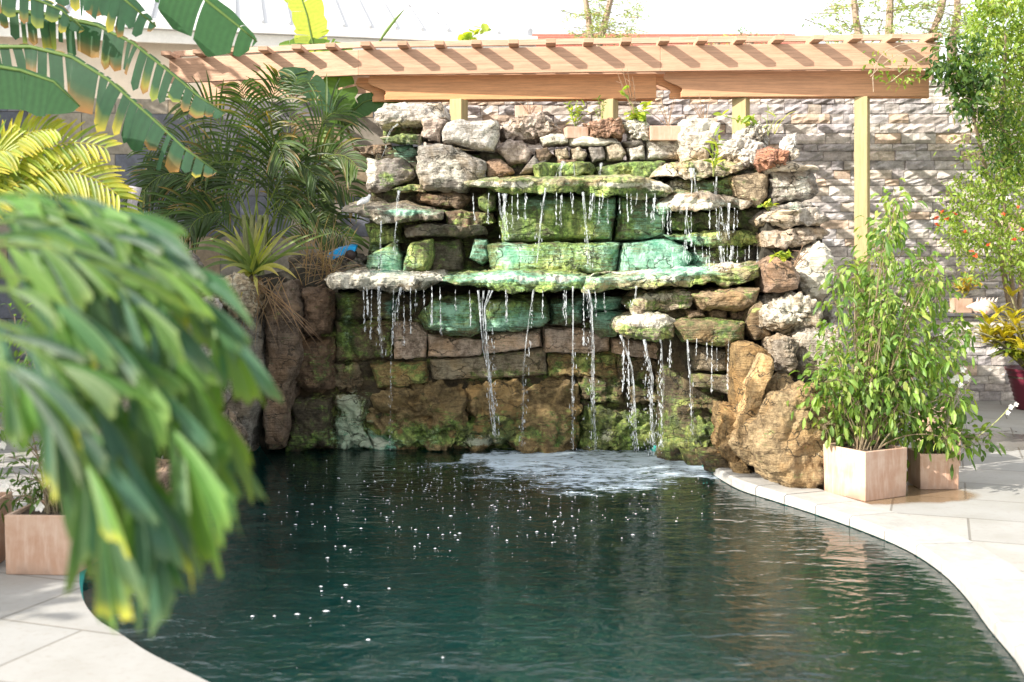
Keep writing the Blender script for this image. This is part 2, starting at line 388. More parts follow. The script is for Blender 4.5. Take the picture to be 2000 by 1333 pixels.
# water surface: fine grid clipped to the pool
WZ = -.05
def foam_at(x,y):
    q = F/y; px = 1000+x*q; py = YH+(H-WZ)*q
    f = 0
    def g(cx,cy,rx,ry,wt): return wt*math.exp(-((px-cx)/rx)**2-((py-cy)/ry)**2)
    line = 884+ (0 if px<1250 else (px-1250)**2*.0011)
    if 900<px<1480: f += .95*math.exp(-((py-line-8)/(20 if px>960 else 9))**2)
    f += g(1090,918,170,28,.60)+g(870,908,140,16,.38)+g(1230,935,150,30,.55)+g(1130,965,200,32,.36)+g(960,930,60,10,.25)+g(760,915,90,14,.18)+g(1330,915,70,18,.3)
    f += g(900,985,260,60,.12)
    return min(f,1)
xs = np.linspace(-3.4,3.6,150); ys = np.concatenate([np.linspace(2.4,8.0,40), np.linspace(8.05,10.8,90)])
vs=[];fs=[];cc=[]
for y in ys:
    for x in xs:
        vs.append((x,y,WZ)); f=foam_at(x,y); cc.append((f,f,f))
nx=len(xs); pe=[(p.x,p.y) for p in offset(edge, OUT*.05)]
for j in range(len(ys)-1):
    for i in range(nx-1):
        cx=(xs[i]+xs[i+1])/2; cy=(ys[j]+ys[j+1])/2
        if inpoly(cx,cy,pe) or inpoly(xs[i],ys[j],pe) or inpoly(xs[i+1],ys[j+1],pe):
            fs.append((j*nx+i,j*nx+i+1,(j+1)*nx+i+1,(j+1)*nx+i))
mb=MB(); mb.add(vs,fs,cc)
tag(mb.build('water', M['water'], smooth=True), 'dark teal rippled pool water with foam below the waterfall', 'water', kind='structure')
# foam flecks
mb=MB()
def fleck(px,py,r,ar=1.0):
    c=G(px,py,WZ+.004); n_=8; ph=random.random()*6
    vs=[c+Vector((0,0,.004))]+[c+Vector((math.cos(2*math.pi*k/n_+ph)*r*ar*random.uniform(.7,1.3),math.sin(2*math.pi*k/n_+ph)*r*random.uniform(.7,1.3),0)) for k in range(n_)]
    mb.add(vs,[(0,1+k,1+(k+1)%n_) for k in range(n_)],(.62,.66,.72))
for _ in range(420):
    px=random.gauss(980,230); py=900+abs(random.gauss(0,70))
    if 500<px<1400 and py<1150: fleck(px,py,random.uniform(.0015,.005)*random.uniform(.5,1.4),random.uniform(1,2.2))
for px,py in [(627,1146),(628,1155),(668,1168),(682,1175),(675,1143),(637,1194),(581,1200),(536,1204),(493,1204),(606,1208),(780,1030),(812,1035),(836,1045),(810,1068),(850,1072),(889,1046),(1010,1048),(1030,1046),(1080,1045),(990,1056),(865,1285),(760,1150),(720,1250),(935,1012),(1230,985),(1265,995),(820,1062),(700,1185),(550,1020),(580,1000),(610,985),(560,1002),(640,1090)]:
    fleck(px,py,random.uniform(.002,.0065),random.uniform(1.2,2.6))
tag(mb.build('foam', mat_col('foam_white', .5, .05, 20, 0)), 'white foam flecks and bubbles drifting on the pool', 'foam', kind='stuff')

# ------------------------------------------------------------------ pergola
WOOD=(.50,.305,.205); ORG=(.64,.32,.15); POST=(.39,.305,.15)
pg = empty('pergola', P(1270,1,12).xy.to_3d()); pg.location.z=0
tag(pg, 'tan timber pergola with slatted top on yellow posts behind the waterfall', 'pergola')
def line(px,py,d): return P(px,py,d)
def board(mb, A, B, z0, z1, t, col):
    """upright board between plan points A and B, front face along AB, thickness t away from the viewer"""
    dx=(B-A).xy.to_3d().normalized(); nrm=Vector((-dx.y,dx.x,0))
    vs=[]
    for p in (A,B):
        for z in (z0,z1):
            for k in (0,t): vs.append(Vector((p.x,p.y,z))+nrm*k)
    mb.add(vs,[(0,4,6,2),(1,3,7,5),(0,1,5,4),(2,6,7,3),(0,2,3,1),(4,5,7,6)],col)
# plan corners of the front fascia
C = [P(330,100,12.55),P(700,100,12.0),P(1290,100,11.75),P(1835,100,11.55)]
ZT, ZB = 3.70, 3.44
for a,b in zip(C,C[1:]):
    mb=MB(); board(mb,a,b,ZB,ZT,.05,WOOD); bevel(mb.build('fascia_board', M['wood'], pg),.006)
mb=MB(); 
for a,b in zip(C,C[1:]): board(mb,a+Vector((0,.16,0)),b+Vector((0,.16,0)),ZT+.05,ZT+.11,.04,(.52,.33,.24))
bevel(mb.build('top_batten', M['wood'], pg),.004)
def along(s):
    L=[(C[i+1]-C[i]).xy.length for i in range(3)]; 
    for i in range(3):
        if s<=L[i] or i==2: return C[i].lerp(C[i+1], s/L[i])
        s-=L[i]
tot = sum((C[i+1]-C[i]).xy.length for i in range(3)); sp=.372; s=.05
while s<tot:
    p=along(s); mb=MB()
    mb.box((p.x+.0,p.y+.62,ZT+.025),(.10,1.64,.045),rz=-.03,col=jit(WOOD,.06)); bevel(mb.build('slat', M['wood'], pg),.004)
    s+=sp
# rear fascia
mb=MB(); board(mb,C[0]+Vector((0,1.3,0)),C[1]+Vector((0,1.3,0)),ZB,ZT,.05,WOOD); board(mb,C[1]+Vector((0,1.3,0)),C[3]+Vector((.3,1.3,0)),ZB,ZT,.05,WOOD); mb.build('rear_board', M['wood'], pg)
# lower beams with an S-curved tail
def beam(name, A, B, z0, z1, t, col, tail=.15):
    dx=(B-A).xy.to_3d().normalized(); nrm=Vector((-dx.y,dx.x,0)); h=z1-z0
    prof=[(0,z1)]
    for k in range(1,9):
        a=k/8; prof.append((tail*(.5-.5*math.cos(math.pi*a))+.035*math.sin(a*math.pi*2)*-1, z1-.16*h-(h*.66)*a))
    prof.append((tail+.005,z1-.86*h)); prof.append((tail+.005,z0)); L=(B-A).xy.length; prof += [(L,z0),(L,z1)]
    A0=Vector((A.x,A.y,0)); vs=[A0+dx*u+Vector((0,0,z)) for u,z in prof]+[A0+dx*u+nrm*t+Vector((0,0,z)) for u,z in prof]
    n_=len(prof); fs=[tuple(range(n_-1,-1,-1)),tuple(range(n_,2*n_))]+[(i,(i+1)%n_,n_+(i+1)%n_,n_+i) for i in range(n_)]
    m_=MB(); m_.add(vs,fs,col); bevel(m_.build(name, M['wood'], pg),.005,1)
B1=P(722,100,12.12); B2=P(1282,100,11.98); B3=P(1300,100,11.88); B4=P(1815,100,11.80)
beam('beam',B1,B2,3.20,3.455,.05,ORG); beam('beam',P(698,100,12.24),P(1280,100,12.16),3.20,3.455,.05,ORG)
beam('beam',B3,B4,3.20,3.46,.05,mixc(ORG,WOOD,.45)); beam('beam',P(1278,100,12.0),P(1815,100,11.95),3.20,3.455,.05,ORG)
for px,d,wd in ((896,12.05,.14),(1191,12.05,.14),(1448,11.95,.145),(1685,11.86,.13)):
    p=P(px,100,d+.0); mb=MB(); mb.box((p.x,p.y+.02,1.6),(wd,wd,3.2),rz=R(-28),col=POST); bevel(mb.build('post', M['post'], pg),.006)

# ------------------------------------------------------------------ stacked stone wall
def ledger_wall(mb, A, B, z0, z1, seed=1, relief=.05, palette=None, ch=(.065,.125)):
    rnd=random.Random(seed); dx=(B-A).xy.to_3d(); L=dx.length; dx.normalize(); nrm=Vector((dx.y,-dx.x,0))
    if nrm.y>0: nrm=-nrm
    z=z0; rows=0
    while z<z1-.02:
        h=min(rnd.uniform(*ch), z1-z); u=-rnd.random()*.3
        while u<L:
            wl=rnd.uniform(.12,.46); u0=max(u,0); u1=min(u+wl,L); u+=wl
            if u1-u0<.03: continue
            pr=rnd.uniform(.3,1)*relief; col=rnd.choice(palette); g_=rnd.uniform(.72,1.02); col=(col[0]*g_,col[1]*g_,col[2]*g_)
            nu=max(2,int((u1-u0)/.06)); nz=3; vs=[];fs=[]
            for j in range(nz+1):
                for i in range(nu+1):
                    e = (i in (0,nu)) or (j in (0,nz))
                    d_=pr*(1 if not e else .72)+rnd.uniform(-1,1)*relief*.26
                    uu=u0+.003+(u1-u0-.006)*i/nu; zz=z+.003+(h-.006)*j/nz
                    q=A+dx*uu+nrm*d_; vs.append((q.x,q.y,zz))
            for j in range(nz):
                for i in range(nu): a=j*(nu+1)+i; fs.append((a,a+1,a+nu+2,a+nu+1))
            # skirt back to the wall
            ring=[i for i in range(nu+1)]+[(j+1)*(nu+1)-1 for j in range(1,nz+1)]+[nz*(nu+1)+i for i in range(nu-1,-1,-1)]+[j*(nu+1) for j in range(nz-1,0,-1)]
            o0=len(vs)
            for r_ in ring:
                v=Vector(vs[r_]); k_=(v-A).dot(nrm); v=v-nrm*(k_+.01); vs.append(tuple(v))
            m_=len(ring)
            for q in range(m_): fs.append((ring[q],o0+q,o0+(q+1)%m_,ring[(q+1)%m_]))
            mb.add(vs,fs,col)
        z+=h
    # backing
    vs=[]
    for p in (A,B):
        for zz in (z0,z1):
            for k in (-.002,-.3):
                q=p+nrm*k; vs.append((q.x,q.y,zz))
    mb.add(vs,[(0,4,6,2),(1,3,7,5),(0,1,5,4),(2,6,7,3),(0,2,3,1),(4,5,7,6)],(.34,.30,.28))
STONEP=[(.56,.50,.48),(.50,.46,.45),(.59,.52,.47),(.62,.57,.53),(.47,.43,.43),(.58,.50,.43),(.53,.50,.51),(.61,.47,.37),(.57,.53,.53),(.45,.42,.44),(.63,.58,.55)]
mb=MB(); ledger_wall(mb, Vector((-1.0,13.75,0)), Vector((9.5,13.45,0)), 0, 3.62, 3, .045, STONEP)
o=mb.build('stone_wall', M['stone']); tag(o,'tall garden wall clad in rough stacked grey and tan stone behind the pergola','wall')
# low ledge wall at the right, slate capped
lw=empty('ledge_wall',(4.9,13.0,0)); tag(lw,'low stone bench ledge with dark slate top at the foot of the tall wall, right','ledge')
mb=MB(); ledger_wall(mb, Vector((3.2,12.55,0)), Vector((4.75,13.0,0)), 0, .93, 5, .035, STONEP,(.07,.12)); ledger_wall(mb, Vector((4.75,13.0,0)), Vector((9,12.95,0)), 0, .93, 6, .035, STONEP,(.07,.12))
mb.build('stone_face', M['stone'], lw)
mb=MB(); mb.add([(3.1,12.48,.932),(4.75,12.93,.932),(9,12.88,.932),(9,13.42,.932),(3.1,13.42,.932),(3.1,12.48,.965),(4.75,12.93,.965),(9,12.88,.965),(9,13.42,.965),(3.1,13.42,.965)],[(0,4,3,2,1),(5,6,7,8,9),(0,1,6,5),(1,2,7,6),(2,3,8,7),(3,4,9,8),(4,0,5,9)],(.10,.10,.11)); bevel(mb.build('slate_top', M['slate'], lw),.006)

# slate tile wall at the left and its return along the garden side
def tile_wall(mb, A, B, z0, z1, tw, th_, seed):
    rnd=random.Random(seed); dx=(B-A).xy.to_3d(); L=dx.length; dx.normalize(); nrm=Vector((dx.y,-dx.x,0))
    pal=[(.16,.17,.20),(.13,.14,.17),(.20,.20,.22),(.38,.33,.26),(.17,.18,.22),(.30,.27,.23),(.22,.21,.24),(.36,.28,.19)]
    z=z0; r_=0
    while z<z1-.01:
        u=-(r_%2)*tw*.37
        while u<L:
            u0=max(u,0)+.004; u1=min(u+tw,L)-.004; u+=tw
            if u1-u0<.05: continue
            col=rnd.choice(pal); k=rnd.uniform(.0,.004); zz1=min(z+th_,z1)
            vs=[]
            for uu in (u0,u1):
                for zz in (z+.004,zz1-.004):
                    for kk in (.014+k,0): q=A+dx*uu+nrm*kk; vs.append((q.x,q.y,zz))
            mb.add(vs,[(0,4,6,2),(0,1,5,4),(2,6,7,3),(0,2,3,1),(4,5,7,6)],col)
        z+=th_; r_+=1
    vs=[]
    for p in (A,B):
        for zz in (z0,z1):
            for k in (.002,-.25): q=p+nrm*k; vs.append((q.x,q.y,zz))
    mb.add(vs,[(0,4,6,2),(1,3,7,5),(0,1,5,4),(2,6,7,3),(0,2,3,1),(4,5,7,6)],(.2,.19,.18))
mb=MB(); tile_wall(mb, Vector((-5.9,12.9,0)), Vector((-1.02,13.6,0)), 0, 3.35, .57, .455, 4)
tile_wall(mb, Vector((-5.9,8.6,0)), Vector((-5.9,12.9,0)), 0, 3.4, .57, .455, 9)
tag(mb.build('slate_wall', M['slate']),'shaded garden wall of large square slate tiles in blue grey and tan, left','wall')

# ------------------------------------------------------------------ buildings behind
hb=empty('white_house',(-4,19,0)); tag(hb,'white house with pale ribbed metal roof and white gutter behind the pergola','house')
E0=P(-300,5,17.0); E1=P(1035,68,19.4); ez=(E0.z+E1.z)/2+.0; E0.z=E1.z=ez=5.22
dxh=(E1-E0).xy.to_3d().normalized(); nh=Vector((-dxh.y,dxh.x,0))
A,B=E0,E1; rise=Vector((0,0,2.6)); RB=nh*6
mb=MB(); HC=(.52,.52,.53)
mb.add([A,B,B+RB+rise-dxh*5.5,A+RB+rise, B+nh*12, A+nh*12],[(0,1,2,3),(1,4,2),(3,2,4,5)],HC)
Lh=(B-A).length; u=0
while u<Lh:
    p=A+dxh*u; f_= min(1,(Lh-u)/5.5); q=p+(RB+rise)*f_
    mb.tube([p+Vector((0,0,.03)),q+Vector((0,0,.03))],.03,4,(.40,.41,.43)); u+=.42
mb.tube([B+Vector((0,0,.05)),B+RB+rise-dxh*5.5+Vector((0,0,.05))],.09,6,(.55,.56,.6))
mb.build('roof', M['metal'], hb)
mb=MB()
def hboard(z0,z1,off,t,col,ext=.1): board(mb,A-dxh*.1-nh*off+Vector((0,0,0)),B+dxh*ext-nh*off,z0,z1,t,col)
hboard(ez-.16,ez-.02,.12,.14,(.80,.80,.79)); mb.build('gutter', M['plain'], hb)
mb=MB(); hboard(ez-.36,ez-.17,.02,.06,(.78,.77,.73)); mb.build('eave_board', M['plain'], hb)
mb=MB(); board(mb,A+nh*.3,B+nh*.3-dxh*.3,0,ez-.2,11,(.72,.62,.50)); mb.build('wall', M['plain'], hb)
fh=empty('red_roofed_house',(4,36,0)); tag(fh,'distant house with faded red tiled roof just above the pergola top','house')
zr=H+(YH-66)/F*38; ze=zr-1.3
mb=MB(); mb.add([(-1.5,36,ze),(10.5,36,ze),(9,38,zr),(-.5,38,zr),(10.5,40,ze),(-1.5,40,ze)],[(0,1,2,3),(1,4,2),(4,5,3,2),(5,0,3)],(.50,.20,.15))
for k in range(14):
    f_=k/14; y=36+2*f_; z=ze+1.3*f_; mb.tube([(-1.5+f_,y,z+.02),(10.5-1.5*f_,y,z+.02)],.03,4,(.42,.16,.12))
mb.build('roof', M['plain'], fh)
mb=MB(); mb.bbox((-1,36.4,0),(10,39.6,ze-.01),(.6,.5,.42)); mb.build('wall', M['plain'], fh)

# ------------------------------------------------------------------ the rock waterfall
def ico(sub):
    bm=bmesh.new(); bmesh.ops.create_icosphere(bm, subdivisions=sub, radius=1)
    v=np.array([p.co[:] for p in bm.verts]); f=[tuple(q.index for q in p.verts) for p in bm.faces]; bm.free(); return v,f
ICO={k:ico(k) for k in (4,5,6,7)}
BLOBS=[ # px,py,rx,ry,(moss,teal,lime)
 (790,415,60,9,(0,.75,.1)),(760,520,50,40,(.2,.6,0)),(745,430,18,10,(0,.2,.6)),(800,545,120,10,(0,.55,.4)),(980,540,80,10,(0,.7,.3)),(1090,545,90,8,(0,.7,.45)),
 (1060,400,60,30,(.1,.45,0)),(1180,420,30,50,(0,.45,0)),(1290,420,30,50,(0,.5,0)),(1250,505,90,30,(-.25,.6,.1)),(1340,515,60,26,(-.25,.6,0)),(1010,500,40,22,(.1,.6,0)),(1120,495,60,28,(.3,.35,.1)),
 (1330,530,90,8,(0,.5,.3)),(1290,545,80,8,(0,.4,.3)),(680,640,14,70,(.35,.2,.25)),(685,790,30,26,(.3,.25,.5)),(680,850,45,40,(.1,.35,.5)),(740,865,40,12,(0,.6,.45)),(838,850,22,28,(0,.2,.45)),(940,860,60,16,(0,.1,.6)),(1110,840,26,34,(.1,0,.35)),(1180,850,30,24,(0,.0,.5)),
 (765,600,16,22,(0,.7,0)),(900,600,70,20,(0,.2,.0)),(870,640,60,20,(0,.35,0)),(965,640,40,16,(0,.5,0)),(1030,630,50,20,(0,.35,0)),(1180,600,50,40,(0,.6,0)),(1110,600,40,20,(0,.35,0)),
 (1260,625,60,14,(-.2,.1,.75)),(1280,580,50,10,(0,.2,.5)),(1000,360,50,8,(-.2,0,.55)),(930,360,30,8,(0,0,.4)),(1120,358,60,6,(-.2,.3,.2)),(1220,362,70,7,(-.2,0,.45)),(1310,355,50,30,(-.1,0,.5)),
 (1400,400,60,10,(-.1,.4,.4)),(1330,395,40,10,(-.3,0,.5)),(1350,470,80,10,(0,.4,0)),(1560,370,50,30,(0,.25,.3)),(1545,610,40,20,(0,0,.5)),(1590,520,40,50,(0,0,.7)),(1270,475,60,10,(0,.3,0)),
 (770,350,40,20,(.4,0,0)),(725,330,12,50,(-.4,0,.6)),(795,300,30,22,(.1,.5,0)),(990,490,20,40,(0,.3,.1)),(1180,770,200,30,(.1,0,0)),(900,820,120,60,(.25,0,0)),(1020,690,60,8,(.3,0,0)),(800,860,300,12,(.3,.1,0)),(1290,860,90,30,(.4,0,0)),
 (1445,650,30,20,(.1,0,0)),(1430,640,40,24,(0,0,0)),(1520,900,60,60,(.0,0,.0)),(870,330,60,30,(-.2,0,.3)),(1230,240,300,50,(-.6,0,.4)),
 (790,850,60,26,(.45,0,0)),(960,840,200,36,(.45,0,0)),(1220,840,120,50,(.3,0,0)),(740,868,50,14,(0,.2,.1)),(840,866,20,26,(0,.1,.1)),(930,868,70,16,(0,.1,.1)),(1185,855,26,24,(0,0,.05)),(685,800,20,40,(.1,.1,.1)),(680,850,26,34,(0,.25,.0)),(678,650,9,60,(.5,.15,.25)),
 (880,610,50,26,(.2,.35,0)),(1000,610,60,26,(.25,.3,0)),(1050,365,140,8,(.3,0,.1)),(1200,375,100,10,(.35,0,.1)),(1000,560,120,10,(.3,.1,.1)),(1380,550,110,10,(.3,0,.1)),(890,250,400,40,(0,0,0)),(1000,728,70,8,(.5,0,0)),(1150,705,60,14,(.25,0,0)),(1080,490,340,120,(.12,.03,.05)),(1080,430,130,40,(.1,-.18,.16)),(1150,500,50,20,(.2,-.2,.1)),(1235,420,40,40,(0,.25,.05)),(1400,360,60,20,(.15,.1,0))]
WHITE=(.66,.62,.57); PINKW=(.60,.49,.42); GREY=(.34,.31,.28); BROWN=(.25,.18,.12); DARK=(.10,.09,.07); GOLD=(.40,.275,.13); PINK=(.72,.57,.46); RUST=(.24,.155,.10); CREAM=(.58,.50,.38); OCH=(.50,.34,.12); MOSSY=(.20,.20,.12)
_seed=[10]
def rock(name, pts, d, th, base, st=(0,0,0), parent=None, wet=0., amp=.03, strata=0., slope=0., sub=6, p=5, freq=5., blobs=True, coords=None, edge_soft=1.0):
    _seed[0]+=1; sd=_seed[0]
    if name=='ledge': strata=max(strata,.014)*1.25; sub=7; p=7
    dm=d+.15*th
    if coords is None: W=[((x-1000)/F*dm, H+(YH-y)/F*dm) for x,y in pts]
    else: W=coords
    W=np.array(W); lo=W.min(0); hi=W.max(0); c=(lo+hi)/2; hf=(hi-lo)/2
    Wn=(W-c)/hf
    # radius by angle
    K=360; ang=np.linspace(-math.pi,math.pi,K,endpoint=False); rad=np.ones(K)*.6
    for i in range(K):
        dx,dz=math.cos(ang[i]),math.sin(ang[i]); best=0
        for a in range(len(Wn)):
            x1,z1=Wn[a]; x2,z2=Wn[(a+1)%len(Wn)]; ex,ez=x2-x1,z2-z1; det=dx*(-ez)+ex*dz
            if abs(det)<1e-9: continue
            t_=(x1*(-ez)+ex*z1)/det; u_=(dx*z1-dz*x1)/det
            if -1e-6<=u_<=1+1e-6 and t_>best: best=t_
        if best>0: rad[i]=best
    kk=np.array([1,2,3,2,1.]); kk/=kk.sum(); rad=np.convolve(np.concatenate([rad[-2:],rad,rad[:2]]),kk,'valid')
    V,Fc=ICO[sub]; rho=np.hypot(V[:,0],V[:,2]); th_a=np.arctan2(V[:,2],V[:,0])
    # square-ish superellipse so that corners of the outline are reached
    t=(rho**p+np.abs(V[:,1])**p)**(-1/p)
    Rr=np.interp(th_a, np.append(ang,math.pi), np.append(rad,rad[0]))
    x=c[0]+np.where(rho>1e-6,V[:,0]/np.maximum(rho,1e-6),0)*rho*t*Rr*hf[0]
    z=c[1]+np.where(rho>1e-6,V[:,2]/np.maximum(rho,1e-6),0)*rho*t*Rr*hf[1]
    y=d+th/2+V[:,1]*t*th/2
    pos=np.stack([x,y,z],1)
    # outward direction
    nx=V[:,0]*Rr/hf[0]; ny=V[:,1]/(th/2); nz=V[:,2]*Rr/hf[1]
    nrm=np.stack([nx,ny,nz],1); nrm/=np.linalg.norm(nrm,axis=1)[:,None]+1e-9
    A=min(amp, min(hf)*.5)
    n1=fbm(pos*freq+sd*3.1,3,sd); n2=fbm(pos*freq*3.6+sd,4,sd+50); rid=np.abs(fbm(pos*freq*1.7+sd*1.3,3,sd+99))
    disp=A*1.5*n1+A*.8*n2-A*1.5*(.35-rid).clip(0)*1.0
    if strata:
        q=np.stack([pos[:,0]*2,pos[:,1]*2,pos[:,2]*34+fbm(pos*4,2,sd+7)*4],1); s_=vnoise(q,sd+5)
        q2=np.stack([pos[:,0]*5,pos[:,1]*5,pos[:,2]*80+fbm(pos*6,2,sd+9)*5],1); s_=np.sign(s_)*np.abs(s_*2)**.45*.45+.35*vnoise(q2,sd+6)
        disp=disp+strata*s_
    pos=pos+nrm*disp[:,None]
    if name=='ledge':     # ragged, broken front lip
        fr_=np.clip((d+th*.5-pos[:,1])/(th*.5),0,1); l3=np.stack([pos[:,0]*5+sd,pos[:,2]*3,pos[:,1]*0+sd*2.],1)
        pos[:,1]+=fr_*.22*fbm(l3,4,sd+3); l4=np.stack([pos[:,0]*9+sd,pos[:,1]*2,pos[:,2]*14],1)
        pos[:,2]+=fr_*.045*fbm(l4,4,sd+4)*np.where(nrm[:,2]<0,1.3,.5)
    if slope: pos[:,2]+=slope*(pos[:,1]-d)*np.where(pos[:,1]>d,1,1)
    nv=len(pos)
    me=bpy.data.meshes.new(name); me.from_pydata(pos.tolist(),[],Fc)
    at=me.color_attributes.new('col','FLOAT_COLOR','POINT'); cc=np.ones((nv,4),np.float32); cc[:,:3]=base
    var=1+.35*fbm(pos*2.2,2,sd+31); cc[:,:3]*=var[:,None]; at.data.foreach_set('color',cc.ravel())
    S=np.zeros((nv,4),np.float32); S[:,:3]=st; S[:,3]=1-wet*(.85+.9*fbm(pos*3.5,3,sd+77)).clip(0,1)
    if blobs:
        ppx=1000+pos[:,0]/pos[:,1]*F; ppy=YH+(H-pos[:,2])/pos[:,1]*F
        for bx,by,rx,ry,wt in BLOBS:
            g=np.exp(-((ppx-bx)/rx)**2-((ppy-by)/ry)**2)
            for k in range(3): S[:,k]+=wt[k]*g
    if name=='panel_rock': S[:,2]+=.12
    S[:,:3]=np.clip(S[:,:3],-.5,1)
    at=me.color_attributes.new('stain','FLOAT_COLOR','POINT'); at.data.foreach_set('color',S.ravel())
    return put(name, me, M['rock'], parent, True)
wf=empty('rock_waterfall',(0.1,9.9,-.05)); tag(wf,'mortared rock waterfall with mossy green and turquoise stained ledges over the pool','waterfall')
def dl(x):   # depth of the lower face: it swings towards the viewer at the right
    if x<1290: return 9.98
    if x<1450: return 9.98-(x-1290)/160*1.12
    return 8.86-(x-1450)/190*.55
# dark mortar core the stones are set in
def core(poly, d0, d1, name='mortar_core'):
    mb=MB(); a=[P(x,y,d0) for x,y in poly]; b=[Vector((v.x,d1,v.z)) for v in a]; n_=len(a)
    for v in a+b: v.z=max(v.z,-.9)
    mb.add(a+b,[tuple(range(n_)),tuple(range(2*n_-1,n_-1,-1))]+[(i,n_+i,n_+(i+1)%n_,(i+1)%n_) for i in range(n_)],(.055,.05,.04))
    return mb.build(name, M['mortar'], wf)
core([(722,300),(760,285),(1500,330),(1500,700),(722,700)],10.62,11.7)
core([(650,570),(1490,590),(1475,960),(1300,960),(560,960),(560,600)],10.32,11.5)
core([(1500,420),(1600,430),(1625,600),(1600,900),(1440,900),(1480,600)],9.6,11.2)
T='rock'
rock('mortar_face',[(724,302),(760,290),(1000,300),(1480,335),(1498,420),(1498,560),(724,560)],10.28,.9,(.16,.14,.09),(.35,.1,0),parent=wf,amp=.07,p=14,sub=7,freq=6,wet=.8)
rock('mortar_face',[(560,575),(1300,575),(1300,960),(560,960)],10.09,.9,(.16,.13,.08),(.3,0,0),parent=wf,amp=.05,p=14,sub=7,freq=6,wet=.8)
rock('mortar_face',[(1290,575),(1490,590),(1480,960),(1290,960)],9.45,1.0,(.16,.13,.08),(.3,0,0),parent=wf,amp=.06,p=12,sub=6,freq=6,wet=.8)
W=lambda *a,**k: rock(*a,parent=wf,**k)
# upper left
W(T,[(748,242),(780,236),(826,240),(828,268),(790,272),(750,266)],10.55,.6,BROWN,(.45,0,0))
W('ledge',[(742,272),(784,264),(823,268),(822,283),(780,284),(748,280)],10.15,.7,CREAM,(.65,0,.1),slope=.10,amp=.012)
W(T,[(766,286),(802,282),(818,297),(812,320),(773,320)],10.35,.4,MOSSY,(.4,.45,0))
W('ledge',[(688,287),(757,280),(768,292),(764,308),(706,304)],10.3,.7,BROWN,(.1,0,0),strata=.015,amp=.015)
W(T,[(714,306),(786,306),(808,330),(815,345),(806,360),(768,370),(736,378),(716,372)],10.15,.6,GREY,(.25,0,.2),strata=.01)
W(T,[(812,280),(880,279),(918,300),(948,314),(950,348),(908,376),(823,372),(812,340)],10.0,.8,(.36,.34,.31),(.05,0,.28),strata=.025,amp=.02)
W(T,[(946,318),(978,310),(1006,338),(985,352),(946,352)],10.15,.6,(.36,.24,.16),(.12,0,.1))
W('ledge',[(762,369),(800,360),(832,360),(834,374),(775,379)],10.1,.6,CREAM,(.5,.15,.1),amp=.01)
W(T,[(812,378),(910,372),(925,388),(902,408),(872,410),(814,394)],10.1,.6,BROWN,(.2,0,0),strata=.012)
W(T,[(735,380),(765,378),(768,405),(735,408)],10.4,.5,DARK,(.25,0,0))
W(T,[(768,382),(806,382),(806,402),(775,404)],10.3,.4,MOSSY,(.35,.3,.0))
W('ledge',[(664,414),(705,406),(747,408),(785,402),(823,411),(864,420),(864,430),(823,435),(780,438),(735,435),(700,426)],9.75,.9,(.28,.25,.20),(.25,0,.25),strata=.018,slope=.13,amp=.014,sub=6)
W('ledge',[(868,413),(902,409),(962,418),(968,435),(902,443),(872,437)],9.9,.8,BROWN,(.35,0,.1),strata=.02,amp=.012)
W('ledge',[(788,441),(852,433),(947,442),(954,461),(836,464),(790,463)],9.95,.8,(.24,.22,.18),(.12,0,.15),strata=.02,amp=.012)
W(T,[(712,438),(773,444),(784,472),(722,480)],9.95,.5,MOSSY,(.6,0,0),strata=.01)
W(T,[(716,500),(745,484),(772,470),(786,500),(786,534),(716,534)],9.85,.6,MOSSY,(.5,.2,0),strata=.006,amp=.015)
W(T,[(784,520),(800,474),(842,467),(846,500),(836,534),(784,534)],9.83,.6,MOSSY,(.65,.1,0),strata=.006,amp=.015)
W(T,[(838,468),(900,466),(908,500),(904,532),(838,534)],10.12,.4,(.20,.18,.13),(.22,0,.05),strata=.012,amp=.015)
W(T,[(914,505),(926,466),(952,467),(958,505),(942,520)],9.9,.5,MOSSY,(.3,.55,0),amp=.012)
W(T,[(932,386),(947,377),(968,380),(968,408),(952,416),(934,404)],9.85,.5,MOSSY,(.55,0,0),amp=.012)
# cobbles under the crest
for q,bs,st in [([(968,292),(994,272),(1020,273),(1041,297),(1033,318),(995,322)],PINKW,(0,0,.2)),([(1046,292),(1068,288),(1082,302),(1070,318),(1048,314)],BROWN,(.1,0,0)),
  ([(1083,292),(1108,287),(1114,308),(1090,318)],CREAM,(.1,0,0)),([(1114,290),(1132,286),(1148,300),(1140,319),(1116,316)],CREAM,(.1,0,.2)),([(1147,286),(1180,284),(1184,312),(1156,320)],GREY,(.1,0,.2)),
  ([(1182,284),(1212,280),(1226,300),(1216,316),(1186,316)],CREAM,(.5,0,.1)),([(1224,288),(1258,284),(1262,312),(1230,316)],WHITE,(.1,.2,.3)),([(1052,270),(1080,260),(1112,264),(1112,281),(1062,286)],GREY,(0,0,.4)),
  ([(1108,270),(1150,265),(1205,270),(1216,282),(1150,288),(1112,285)],WHITE,(0,0,.5)),([(1214,276),(1255,271),(1262,285),(1230,292)],GREY,(.15,0,.1)),([(1030,318),(1046,300),(1060,322),(1042,336),(1010,345)],GREY,(.15,0,0)),
  ([(1040,318),(1068,312),(1075,322),(1045,330)],DARK,(.2,0,0)),([(1086,312),(1130,312),(1130,324),(1086,324)],RUST,(.1,0,0)),([(1262,276),(1300,268),(1332,285),(1328,313),(1262,314)],WHITE,(.2,0,.3))]:
    W(T,q,10.2,.4,bs,st,amp=.014,sub=5,freq=9)
W('ledge',[(1040,324),(1060,317),(1155,316),(1166,332),(1158,348),(1045,348)],10.0,.9,MOSSY,(.85,0,0),strata=.012,amp=.012)
